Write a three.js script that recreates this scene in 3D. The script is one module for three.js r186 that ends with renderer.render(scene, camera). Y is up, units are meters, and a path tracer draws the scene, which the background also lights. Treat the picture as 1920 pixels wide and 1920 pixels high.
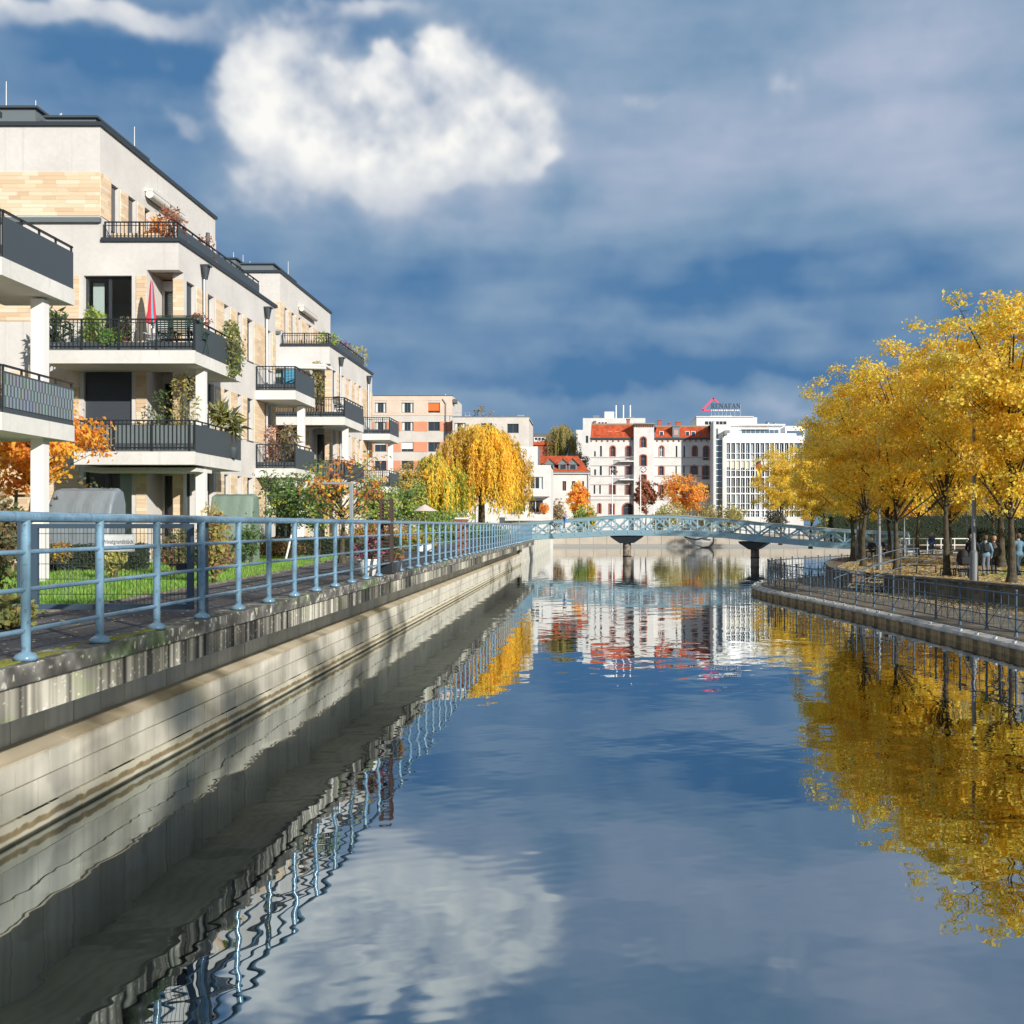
import * as THREE from 'three';
import { mergeGeometries } from 'three/addons/utils/BufferGeometryUtils.js';
import { RoundedBoxGeometry } from 'three/addons/geometries/RoundedBoxGeometry.js';
import { MarchingCubes } from 'three/addons/objects/MarchingCubes.js';
import { FontLoader } from 'three/addons/loaders/FontLoader.js';
import { TextGeometry } from 'three/addons/geometries/TextGeometry.js';
import { createNoise3D } from 'simplex-noise';

// ---------------------------------------------------------------- camera, exposure
// The eye is the origin, looking along -z down the canal; the water lies 3.3 m below it.
const scene = new THREE.Scene();
const camera = new THREE.PerspectiveCamera(2 * Math.atan(960 / 2000) * 180 / Math.PI, 1, 0.1, 2000);
camera.position.set(0, 0, 0);
camera.lookAt(0, 0, -1);
camera.setViewOffset(1920, 1920, -150, -25, 1920, 1920);
const renderer = new THREE.WebGLRenderer({ antialias: true });
renderer.toneMapping = THREE.LinearToneMapping;
renderer.toneMappingExposure = 1.18;
renderer.shadowMap.enabled = true;

const rng = (seed) => () => { seed |= 0; seed = seed + 0x6D2B79F5 | 0; let t = Math.imul(seed ^ seed >>> 15, 1 | seed); t = t + Math.imul(t ^ t >>> 7, 61 | t) ^ t; return ((t ^ t >>> 14) >>> 0) / 4294967296; };
const noise3 = createNoise3D(rng(11));
const fbm = (x, y, z, o = 4) => { let s = 0, a = 0.5; for (let i = 0; i < o; i++) { s += a * noise3(x, y, z); x *= 2.03; y *= 2.03; z *= 2.03; a *= 0.5; } return s; };
const clamp = (v, a = 0, b = 1) => Math.min(b, Math.max(a, v));
const sstep = (a, b, v) => { const t = clamp((v - a) / (b - a)); return t * t * (3 - 2 * t); };
const lerp = (a, b, t) => a + (b - a) * t;

// ---------------------------------------------------------------- sky: heavy blue rain cloud with one bright cumulus
{
  const W = 2880, H = 1440, data = new Float32Array(W * H * 4);
  const puffs = [ // cumulus heads: direction given as the pixel of the photograph, radii, weight
    [885, 170, 140, 125, 1.0], [795, 250, 200, 130, .95], [925, 270, 100, 110, .8], [720, 300, 300, 130, .34], [560, 220, 200, 170, .30], [650, 275, 130, 90, .9], [530, 300, 120, 70, .6], [690, 330, 170, 60, .8],
    [470, 95, 115, 75, .56], [455, 200, 95, 120, .52], [690, 120, 50, 38, .6], [620, 160, 110, 60, .55], [560, 70, 60, 45, .5], [800, 130, 70, 60, .75], [700, 210, 150, 70, .8],
    [310, 225, 45, 35, .5], [120, 5, 190, 34, .85], [300, 20, 120, 40, .7], [670, 12, 170, 36, .7], [1220, 190, 80, 35, .38], [1490, 210, 90, 80, .32], [1215, 320, 30, 14, .3], [990, 345, 45, 30, .7],
  ];
  const veils = [ [690, 240, 380, 190, .42], [780, 400, 260, 60, .2], // broad soft grey layers (+ lighter, - darker)
    [1450, 290, 420, 170, .5], [1800, 200, 320, 250, .5], [1150, 330, 260, 120, .3], [1250, 210, 200, 110, .16], [760, 400, 330, 80, .35], [1000, 30, 300, 70, .28],
    [1500, 540, 600, 62, -.6], [1150, 690, 520, 42, -.55], [1750, 640, 400, 55, -.4], [1020, 560, 170, 60, .22], [1300, 620, 330, 30, .22], [1060, 400, 60, 40, -.45],
    [930, 720, 300, 26, .26], [1100, 745, 420, 26, .2], [1470, 772, 110, 18, .5], [200, 130, 260, 90, -.3], [560, 520, 330, 110, -.2], [1400, 700, 300, 20, -.3], [740, 690, 200, 30, .12],
  ];
  const dark = [.066, .172, .345], mid = [.20, .305, .445], pale = [.37, .43, .56], white = [.90, .88, .845], shade = [.36, .42, .53];
  const B = 5; // away from the view the sky is sampled more coarsely
  for (let j = 0; j < H; j++) {
    const el = ((j + .5) / H - .5) * Math.PI;
    for (let i = 0; i < W; i++) {
      const k = (j * W + i) * 4, az = ((i + .5) / W - .5) * 2 * Math.PI;
      if (el > .65 || Math.abs(az + Math.PI / 2) > .75) { const i0 = i - i % B, j0 = j - j % B; if (i0 !== i || j0 !== j) { const q = (j0 * W + i0) * 4; data[k] = data[q]; data[k + 1] = data[q + 1]; data[k + 2] = data[q + 2]; data[k + 3] = 1; continue; } }
      const x = Math.cos(el) * Math.cos(az), y = Math.sin(el), z = Math.cos(el) * Math.sin(az);
      let c;
      if (y <= 0) c = [.10, .11, .11];
      else {
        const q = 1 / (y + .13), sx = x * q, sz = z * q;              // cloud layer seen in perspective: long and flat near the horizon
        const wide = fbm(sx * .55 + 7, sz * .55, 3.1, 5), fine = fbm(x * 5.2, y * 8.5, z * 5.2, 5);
        let v = .62 + wide * .42 + fine * .16 - .10 * Math.exp(-y * 3.5);  // base tone of the unseen sky, raised to add fill light
        let bright = 0, lit = 0;
        const turb1 = fbm(x * 6, y * 7, z * 6 + 5, 5), turb2 = fbm(x * 6 + 9, y * 7, z * 6, 5), curl = fbm(x * 14, y * 15, z * 14, 5);
        const bands = fbm(x * 2.6 + 5, y * 19, z * 2.6, 4);
        const front = z < -.25 ? sstep(-.25, -.5, z) : 0;
        if (front > 0) {
          const px = 1110 + 2000 * x / -z + turb1 * 95 + curl * 30, py = 985 - 2000 * y / -z + turb2 * 75 + curl * 22;
          let a = 0;
          for (const [cx, cy, rx, ry, w] of veils) { const d = ((px - cx) / rx) ** 2 + ((py - cy) / ry) ** 2; a += w * Math.exp(-d * 1.1); }
          v = lerp(v, .34 + fine * .30 + wide * .18 + curl * .10 + bands * .22 + a * .62, front);
          let up = 0;
          for (const [cx, cy, rx, ry, w] of puffs) {
            const d = ((px - cx) / rx) ** 2 + ((py - cy) / ry) ** 2, g = w * Math.exp(-d * 1.35);
            bright += g * (1 - bright * .55); up += g * clamp(.78 - (py - cy) / ry * .34, .2, 1.1);
          }
          lit = up / (bright + .3);
        }
        // broken cumulus out of view, made denser and brighter to fill the shade
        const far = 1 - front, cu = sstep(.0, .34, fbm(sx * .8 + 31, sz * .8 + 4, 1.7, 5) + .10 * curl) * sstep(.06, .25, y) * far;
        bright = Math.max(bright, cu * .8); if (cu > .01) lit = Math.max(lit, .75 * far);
        v = clamp(v, 0, 1.2);
        c = v < .5 ? [0, 1, 2].map((n) => lerp(dark[n], mid[n], v * 2)) : [0, 1, 2].map((n) => lerp(mid[n], pale[n], (v - .5) * 2));
        let bil = .6; // cauliflower billows
        if (bright > .06) { bil = 0; for (let o = 0, f = 15, a = .5; o < 4; o++, f *= 2.1, a *= .52) bil += a * (.25 + .75 * (1 - Math.sqrt(noise3(x * f + 17.3, y * f + 5.1, z * f) ** 2 + .05))); bil = bil / .95; }
        const dens = sstep(.16, .72, bright + (bil - .6) * .34 + turb1 * .2 + curl * .22), glow = clamp(lit * (.56 + (bil - .6) * .9 + curl * .85 + turb2 * .7 + turb1 * .3), 0, 1.1);
        for (let n = 0; n < 3; n++) c[n] = lerp(c[n], lerp(shade[n], white[n], clamp(glow * dens * 1.05)), dens * .96);
      }
      data[k] = c[0] * .94; data[k + 1] = c[1] * .95; data[k + 2] = c[2] * .95; data[k + 3] = 1;
    }
  }
  const t = new THREE.DataTexture(data, W, H, THREE.RGBAFormat, THREE.FloatType);
  t.mapping = THREE.EquirectangularReflectionMapping; t.magFilter = THREE.LinearFilter; t.minFilter = THREE.LinearFilter; t.needsUpdate = true;
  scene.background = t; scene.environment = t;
}
// ---------------------------------------------------------------- sun: low autumn sun over the viewer's shoulder, from across the canal
const SUN_AZ = 40 * Math.PI / 180, SUN_EL = 20 * Math.PI / 180;
const sunDir = new THREE.Vector3(Math.sin(SUN_AZ) * Math.cos(SUN_EL), Math.sin(SUN_EL), Math.cos(SUN_AZ) * Math.cos(SUN_EL));
const sun = new THREE.DirectionalLight(new THREE.Color(1, .945, .85), 5);
sun.position.copy(sunDir).multiplyScalar(150); sun.position.z -= 60; sun.target.position.set(0, 0, -60); scene.add(sun, sun.target);
sun.castShadow = true; sun.shadow.radius = 1.2; sun.shadow.mapSize.set(4096, 4096);
Object.assign(sun.shadow.camera, { left: -120, right: 120, top: 90, bottom: -90, near: 1, far: 420 });

// ---------------------------------------------------------------- helpers
const taken = {};
const numbered = (n) => { const k = taken[n] = (taken[n] ?? -1) + 1; return k ? `${n}_${String(k).padStart(3, '0')}` : n; };
const tag = (o, label, category, group) => { o.userData.label = label; o.userData.category = category; if (group) o.userData.group = group; return o; };
// a thing: a Group at its base; its parts are built in scene coordinates and moved into it
function thing(name, label, category, at, group) {
  const o = new THREE.Group(); o.name = numbered(name); o.position.set(...at); scene.add(o);
  return tag(o, label, category, group);
}
const rootOf = (o) => { while (o.parent && o.parent !== scene) o = o.parent; return o; };
const clean = (g) => { const n = g.index ? g.toNonIndexed() : g; for (const k of Object.keys(n.attributes)) if (!['position', 'normal', 'uv', 'color'].includes(k)) n.deleteAttribute(k); n.morphAttributes = {}; return n; };
function join(gs) {
  if (!Array.isArray(gs)) return clean(gs);
  gs = gs.flat(3).map(clean);
  const col = gs.some((g) => g.attributes.color);
  for (const g of gs) {
    const n = g.attributes.position.count;
    if (!g.attributes.uv) g.setAttribute('uv', new THREE.BufferAttribute(new Float32Array(n * 2), 2));
    if (col && !g.attributes.color) g.setAttribute('color', new THREE.BufferAttribute(new Float32Array(n * 3).fill(1), 3));
  }
  return gs.length > 1 ? mergeGeometries(gs) : gs[0];
}
// uv in metres from the face's own plane
function metric(g) {
  const p = g.attributes.position, n = g.attributes.normal, uv = new Float32Array(p.count * 2);
  for (let i = 0; i < p.count; i += 3) {
    let ax = 0, ay = 0, az = 0;
    for (let j = i; j < i + 3; j++) { ax += Math.abs(n.getX(j)); ay += Math.abs(n.getY(j)); az += Math.abs(n.getZ(j)); }
    for (let j = i; j < i + 3; j++) {
      const x = p.getX(j), y = p.getY(j), z = p.getZ(j);
      if (ay > ax && ay > az) { uv[j * 2] = x; uv[j * 2 + 1] = z; } else if (ax > az) { uv[j * 2] = z; uv[j * 2 + 1] = y; } else { uv[j * 2] = x; uv[j * 2 + 1] = y; }
    }
  }
  g.setAttribute('uv', new THREE.BufferAttribute(uv, 2)); return g;
}
function part(name, gs, m, parent, keepUv) {
  const g = join(gs); if (!keepUv) metric(g);
  const r = parent ? rootOf(parent) : null;
  if (r) g.translate(-r.position.x, -r.position.y, -r.position.z);
  const o = new THREE.Mesh(g, m); o.name = parent ? name : numbered(name); o.castShadow = o.receiveShadow = true;
  (parent || scene).add(o); return o;
}
const single = (name, gs, m, label, category, group, keepUv) => tag(part(name, gs, m, null, keepUv), label, category, group);
const struct = (name, gs, m, keepUv) => { const o = part(name, gs, m, null, keepUv); o.userData.kind = 'structure'; return o; };
const stuff = (o) => { o.userData.kind = 'stuff'; return o; };
function dup(src, at, turn, label, group) {
  const o = src.clone(); o.name = numbered(src.name.replace(/_\d{3}$/, '')); o.position.set(...at); o.rotation.y = turn || 0; o.userData = { ...src.userData };
  if (label) o.userData.label = label; if (group) o.userData.group = group; scene.add(o); return o;
}
// boxes: bx from min/max corners in (x, y, depth); depth is metres in front of the eye (z = -depth)
const bx = (x0, x1, y0, y1, d0, d1) => new THREE.BoxGeometry(Math.abs(x1 - x0), Math.abs(y1 - y0), Math.abs(d1 - d0)).translate((x0 + x1) / 2, (y0 + y1) / 2, -(d0 + d1) / 2);
const rbx = (x0, x1, y0, y1, d0, d1, r = .02, s = 1) => new RoundedBoxGeometry(Math.abs(x1 - x0), Math.abs(y1 - y0), Math.abs(d1 - d0), s, r).translate((x0 + x1) / 2, (y0 + y1) / 2, -(d0 + d1) / 2);
const V = (x, y, d) => new THREE.Vector3(x, y, -d);
const cyl = (x, y0, y1, d, r0, r1 = r0, n = 10) => new THREE.CylinderGeometry(r1, r0, y1 - y0, n).translate(x, (y0 + y1) / 2, -d);
function bar(a, b, r, n = 6, r2 = r) { // round bar between two points
  const v = b.clone().sub(a), g = new THREE.CylinderGeometry(r2, r, v.length(), n, 1);
  g.applyQuaternion(new THREE.Quaternion().setFromUnitVectors(new THREE.Vector3(0, 1, 0), v.normalize()));
  return g.translate((a.x + b.x) / 2, (a.y + b.y) / 2, (a.z + b.z) / 2);
}
function beam(a, b, w, h) { // flat bar, w across, h up
  const v = b.clone().sub(a), L = v.length(), g = new THREE.BoxGeometry(w, h, L), m = new THREE.Matrix4();
  const zc = v.normalize(), up = Math.abs(zc.y) > .97 ? new THREE.Vector3(1, 0, 0) : new THREE.Vector3(0, 1, 0), xc = up.clone().cross(zc).normalize(), yc = zc.clone().cross(xc);
  m.makeBasis(xc, yc, zc); return g.applyMatrix4(m).translate((a.x + b.x) / 2, (a.y + b.y) / 2, (a.z + b.z) / 2);
}
const ball = (x, y, d, r, sy = 1, n = 10) => new THREE.SphereGeometry(r, n, Math.max(5, n * .7 | 0)).scale(1, sy, 1).translate(x, y, -d);
const lathe = (pts, x, y, d, n = 14) => new THREE.LatheGeometry(pts.map(([r, h]) => new THREE.Vector2(r, h)), n).translate(x, y, -d);
const tube = (pts, r, seg = 12, n = 6) => new THREE.TubeGeometry(new THREE.CatmullRomCurve3(pts), seg, r, n);
function tint(g, c) { g = clean(g); const n = g.attributes.position.count, a = new Float32Array(n * 3); for (let i = 0; i < n; i++) { a[i * 3] = c[0]; a[i * 3 + 1] = c[1]; a[i * 3 + 2] = c[2]; } g.setAttribute('color', new THREE.BufferAttribute(a, 3)); return g; }
// flat sheet from a polygon of [x, depth] at height y
function sheet(poly, y, thick = 0) {
  const s = new THREE.Shape(poly.map(([x, d]) => new THREE.Vector2(x, d)));
  const g = thick ? new THREE.ExtrudeGeometry(s, { depth: thick, bevelEnabled: false }) : new THREE.ShapeGeometry(s);
  return g.rotateX(-Math.PI / 2).translate(0, thick ? y - thick : y, 0);
}
// wall with openings. Shape in (u, y); then placed: facing the viewer ('z', at depth) or facing +x ('x', at x). Thickness goes inwards.
function wallGeo(outline, holes, t) {
  const s = new THREE.Shape(outline.map(([u, y]) => new THREE.Vector2(u, y)));
  for (const h of holes) {
    const p = new THREE.Path();
    if (h.arch) { const r = (h.x1 - h.x0) / 2, cy = h.y1 - r * h.arch; p.moveTo(h.x0, h.y0); p.lineTo(h.x1, h.y0); p.lineTo(h.x1, cy); for (let i = 1; i < 8; i++) { const a = i / 8 * Math.PI; p.lineTo(h.x0 + r + r * Math.cos(a), cy + r * h.arch * Math.sin(a)); } p.lineTo(h.x0, cy); p.closePath(); }
    else { p.moveTo(h.x0, h.y0); p.lineTo(h.x1, h.y0); p.lineTo(h.x1, h.y1); p.lineTo(h.x0, h.y1); p.closePath(); }
    s.holes.push(p);
  }
  return new THREE.ExtrudeGeometry(s, { depth: t, bevelEnabled: false });
}
const faceZ = (g, d, t) => g.translate(0, 0, -d - t);                               // front face at depth d, body behind it
const faceX = (g, x, t) => g.rotateY(Math.PI / 2).translate(x - t, 0, 0);           // shape u = depth: front face at x, body on the -x side

// ---------------------------------------------------------------- textures and materials
const hash2 = (i, j, s) => { let h = Math.imul(i, 374761393) ^ Math.imul(j, 668265263) ^ Math.imul(s, 974634757); h = Math.imul(h ^ h >>> 13, 1274126177); return ((h ^ h >>> 16) >>> 0) / 4294967296; };
function vnoise(u, v, n, m, s) { // periodic value noise, n x m cells over the unit square
  const x = u * n, y = v * m, i = Math.floor(x), j = Math.floor(y), fx = x - i, fy = y - j, a = fx * fx * (3 - 2 * fx), b = fy * fy * (3 - 2 * fy), w = (q, k) => ((q % k) + k) % k;
  const h = (p, q) => hash2(w(p, n), w(q, m), s);
  return lerp(lerp(h(i, j), h(i + 1, j), a), lerp(h(i, j + 1), h(i + 1, j + 1), a), b);
}
const vf = (u, v, n, m, s, o = 4) => { let r = 0, a = .5, t = 0; for (let k = 0; k < o; k++) { r += a * vnoise(u, v, n << k, m << k, s + k); t += a; a *= .5; } return r / t; };
function tex(size, fn, metres, color = true, sizeY = size) {
  const d = new Uint8Array(size * sizeY * 4);
  for (let j = 0; j < sizeY; j++) for (let i = 0; i < size; i++) { const c = fn(i / size, j / sizeY), k = (j * size + i) * 4; for (let n = 0; n < 3; n++) d[k + n] = clamp(Array.isArray(c) ? c[n] : c) * 255; d[k + 3] = 255; }
  const t = new THREE.DataTexture(d, size, sizeY); t.wrapS = t.wrapT = THREE.RepeatWrapping; t.magFilter = THREE.LinearFilter; t.minFilter = THREE.LinearMipmapLinearFilter; t.generateMipmaps = true; t.needsUpdate = true;
  if (color) t.colorSpace = THREE.SRGBColorSpace;
  const [mx, my] = Array.isArray(metres) ? metres : [metres, metres]; t.repeat.set(1 / mx, 1 / my); return t;
}
const M = (color, rough = .8, o = {}) => new THREE.MeshStandardMaterial({ color: Array.isArray(color) ? new THREE.Color(...color) : color, roughness: rough, side: THREE.DoubleSide, ...o });
const PM = (color, rough, o = {}) => new THREE.MeshPhysicalMaterial({ color: Array.isArray(color) ? new THREE.Color(...color) : color, roughness: rough, side: THREE.DoubleSide, ...o });
const mottle = (a, s, n = 6, o = 5) => (u, v) => 1 - a + a * 1.4 * vf(u, v, n, n, s, o);
const grain = tex(256, (u, v) => vf(u, v, 40, 40, 3, 3), .8, false), coarse = tex(256, (u, v) => vf(u, v, 12, 12, 5, 5), 1.5, false);
const plasterTex = tex(512, (u, v) => { const a = vf(u, v, 5, 5, 21, 5), b = vf(u, v, 60, 60, 25, 2), st = sstep(.62, .9, vf(u, v * .2, 46, 2, 27, 3)); const k = .91 + .10 * a + .04 * (b - .5) - st * .05; return [k, k * .995, k * .985]; }, 5);
const mats = {
  plaster: M([.645, .625, .61], .9, { map: plasterTex, bumpMap: grain, bumpScale: .002 }),
  stoneV: M([1, 1, 1], .75, { vertexColors: true, bumpMap: grain, bumpScale: .002 }),
  stoneBack: M([.42, .33, .23], .85),
  anthracite: M([.045, .055, .065], .45, { metalness: .3 }), darkMetal: M([.028, .034, .04], .42, { metalness: .3 }), panel: M([.055, .068, .078], .5),
  zinc: M([.22, .25, .26], .45, { metalness: .5 }), steel: M([.42, .45, .48], .4, { metalness: .6 }), white: M([.74, .73, .71], .6), slab: M([.70, .69, .67], .85, { map: plasterTex }),
  glass: PM([.9, .95, .95], .02, { transmission: 1, thickness: 0, ior: 1.5 }),
  darkGlass: PM([.03, .04, .05], .04, { ior: 1.7 }), paleGlass: PM([.10, .15, .20], .05, { ior: 1.9 }),
  frost: PM([.30, .36, .38], .5, { transmission: .55, thickness: 0 }),
  shutter: M([.05, .06, .075], .5), blind: M([.6, .62, .58], .8), inside: M([.32, .30, .27], .9), floorIn: M([.25, .17, .10], .6),
  rail: M([.19, .33, .45], .38, { metalness: .05, map: tex(512, (u, v) => { const a = vf(u, v, 9, 9, 31, 5), g = sstep(.66, .78, vf(u, v, 26, 26, 33, 3)), c = sstep(.80, .84, vf(u, v, 60, 60, 35, 2)); const k = .80 + .28 * a - g * .12; return [k + c * .02, k - c * .18, k - c * .3]; }, 1.4), roughnessMap: coarse, bumpMap: coarse, bumpScale: .002 }), bridge: M([.26, .41, .49], .45, { metalness: .05 }), fence: M([.055, .09, .13], .45, { metalness: .15 }),
  woodV: M([.34, .2, .1], .75), timber: M([.40, .27, .16], .8, { map: tex(128, (u, v) => .7 + .3 * vf(u, v, 24, 2, 44, 3), [.3, 1.2]) }), terracotta: M([.40, .17, .08], .85), potWhite: M([.75, .74, .72], .5), soil: M([.05, .035, .025], 1),
  bark: M([.115, .10, .075], .95, { map: tex(256, (u, v) => { const a = vf(u, v, 10, 3, 51, 5); return [.55 + .6 * a, .55 + .58 * a, .52 + .5 * a].map((q) => q * .9); }, [1, 1]), bumpMap: tex(256, (u, v) => vf(u, v, 22, 5, 53, 4), [1, 1], false), bumpScale: .02 }),
  leaf: PM([1, 1, 1], .8, { vertexColors: true, transmission: .6, thickness: 0 }), needle: M([1, 1, 1], .9, { vertexColors: true }),
};

// ================================================================ THE SETTING: water, ground, banks
const WY = -3.3, QY = -1.2, PY = -2.2, LY = -2.95; // water, quay path, upper promenade, lower promenade
{
  const N = 800, T = 24, h = new Float32Array(N * N), r = rng(5);
  const waves = [];
  for (let i = 0; i < 56; i++) { const k = 11 * Math.pow(14, r()), a = (r() - .5) * 2.2 + Math.PI / 2, kx = Math.round(k * Math.cos(a) * .8), ky = Math.round(k * Math.sin(a)) || 1; waves.push([kx * 2 * Math.PI, ky * 2 * Math.PI, Math.pow(Math.hypot(kx, ky), -1.12) * (.5 + r()), r() * 6.28]); }
  let lo = 1e9, hi = -1e9;
  for (const [a, b, m, p] of waves) {
    const su = [], cu = []; for (let i = 0; i < N; i++) { su.push(m * Math.sin(a * i / N)); cu.push(m * Math.cos(a * i / N)); }
    for (let j = 0; j < N; j++) { const sv = Math.sin(b * j / N + p), cv = Math.cos(b * j / N + p); for (let i = 0; i < N; i++) h[j * N + i] += su[i] * cv + cu[i] * sv; }
  }
  for (let j = 0; j < N; j++) for (let i = 0; i < N; i++) { const s = h[j * N + i] *= .35 + 1.15 * vnoise(i / N, j / N, 6, 9, 91); lo = Math.min(lo, s); hi = Math.max(hi, s); }
  let sl = 0; for (let j = 0; j < N - 1; j++) for (let i = 0; i < N; i++) sl += ((h[(j + 1) * N + i] - h[j * N + i]) / (hi - lo) / (T / N)) ** 2;
  sl = Math.sqrt(sl / N / N);
  const d = new Float32Array(N * N * 4); for (let i = 0; i < N * N; i++) { d[i * 4] = d[i * 4 + 1] = d[i * 4 + 2] = (h[i] - lo) / (hi - lo); d[i * 4 + 3] = 1; }
  const t = new THREE.DataTexture(d, N, N, THREE.RGBAFormat, THREE.FloatType); t.wrapS = t.wrapT = THREE.RepeatWrapping; t.magFilter = THREE.LinearFilter; t.repeat.set(1 / T, 1 / T); t.rotation = .07; t.needsUpdate = true;
  mats.water = PM([.35, .415, .45], .012, { metalness: 1, bumpMap: t, bumpScale: .0033 / sl });
  struct('water', sheet([[-7, -60], [60, -60], [60, 165.2], [-7, 165.2]], WY), mats.water);
}
const groundMat = M([.10, .085, .06], 1, { map: tex(256, mottle(.5, 61), 6) });
struct('ground', sheet([[-900, -200], [900, -200], [900, 1200], [-900, 1200]], -4.6), groundMat);
const asphaltMat = M([.17, .158, .165], .92, { map: tex(1024, (u, v) => { const a = vf(u, v, 6, 6, 71, 5), b = vf(u, v, 200, 200, 75, 1), c = sstep(.62, .7, vf(u, v, 14, 14, 78, 4)); const k = .5 + .45 * a + .35 * (b - .5); return [k + c * .16, k + c * .13, k + c * .08]; }, 5), bumpMap: tex(256, (u, v) => vnoise(u, v, 110, 110, 77), 1.6, false), bumpScale: .008 });
const grassMat = M([.19, .40, .045], 1, { map: tex(512, (u, v) => { const a = vf(u, v, 8, 8, 81, 5), b = vnoise(u, v, 180, 180, 85), y = sstep(.55, .8, vf(u, v, 5, 5, 88, 4)); return [.5 + .5 * a * b + y * .25, .62 + .3 * a * b + y * .1, .4 + .5 * a * b]; }, 4), bumpMap: tex(256, (u, v) => vnoise(u, v, 90, 90, 82), 1.2, false), bumpScale: .03 });
const landMat = M([.10, .11, .05], 1, { map: tex(256, mottle(.6, 65, 8), 7) });
// the land behind the quay, its path and lawn
struct('garden_ground', [sheet([[-500, -60], [-6.35, -60], [-6.35, 90], [-6.1, 90.01], [-6.1, 164.6], [-6.1, 700], [-500, 700]], QY - .008, 2.6)], landMat);
const pathEdge = [[-8.3, -60], [-8.0, 5], [-7.55, 12], [-7.45, 17], [-7.9, 27], [-9.2, 40], [-9.6, 55], [-9.4, 70], [-9.2, 96]];
struct('path', sheet([[-5.27, -60], ...pathEdge, [-5.27, 96]].map(([x, d], i, a) => [x, d]), QY - .004), asphaltMat);
const lawnEdge = pathEdge.filter(([, d]) => d > 11);
const lawn = struct('lawn', sheet([...lawnEdge.map(([x, d]) => [x - .12, d]), [-13, 96], [-24, 96], [-24, 12]], QY), grassMat);
struct('path_edging', lawnEdge.slice(0, -1).map(([x, d], i) => { const [x2, d2] = lawnEdge[i + 1]; return beam(V(x - .06, QY, d), V(x2 - .06, QY, d2), .08, .05); }), M([.42, .37, .29], .9, { map: coarse }));
function bladeField(n, seed, sample, hgt, cols) { // short single blades standing on the ground
  const r = rng(seed), p = new Float32Array(n * 9), c = new Float32Array(n * 9), nn = new Float32Array(n * 9);
  for (let i = 0; i < n; i++) {
    const [x, y, d] = sample(r), a = r() * 6.28, h = hgt * (.5 + r()), w = hgt * .16, q = cols[r() * cols.length | 0], k = .8 + r() * .4, lx = (r() - .5) * h * .8, lz = (r() - .5) * h * .8;
    p.set([x - Math.cos(a) * w, y, -d - Math.sin(a) * w, x + Math.cos(a) * w, y, -d + Math.sin(a) * w, x + lx, y + h, -d + lz], i * 9);
    for (let j = 0; j < 3; j++) { c.set(q.map((v) => v * k), i * 9 + j * 3); nn.set([-Math.sin(a) * .6, .6, Math.cos(a) * .6], i * 9 + j * 3); }
  }
  const g = new THREE.BufferGeometry(); g.setAttribute('position', new THREE.BufferAttribute(p, 3)); g.setAttribute('normal', new THREE.BufferAttribute(nn, 3)); g.setAttribute('color', new THREE.BufferAttribute(c, 3)); g.setAttribute('uv', new THREE.BufferAttribute(new Float32Array(n * 6), 2)); return g;
}
const edgeX = (d) => { for (let i = 0; i < pathEdge.length - 1; i++) { const [x0, d0] = pathEdge[i], [x1, d1] = pathEdge[i + 1]; if (d <= d1) return lerp(x0, x1, (d - d0) / (d1 - d0)); } return -9.2; };
stuff(tag(part('grass', bladeField(60000, 3, (r) => { const d = 13 + 34 * Math.pow(r(), 1.3); return [edgeX(d) - .12 - r() * 7, QY, d]; }, .07, [[.28, .58, .05], [.36, .64, .06], [.24, .50, .05], [.48, .62, .10]]), mats.leaf, null, true), 'short bright green grass of the garden lawn', 'grass'));

// ---------------------------------------------------------------- far land
struct('far_ground', sheet([[-6.1, 165.5], [600, 165.5], [600, 900], [-6.1, 900]], -1.6, 2.6), landMat);

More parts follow.
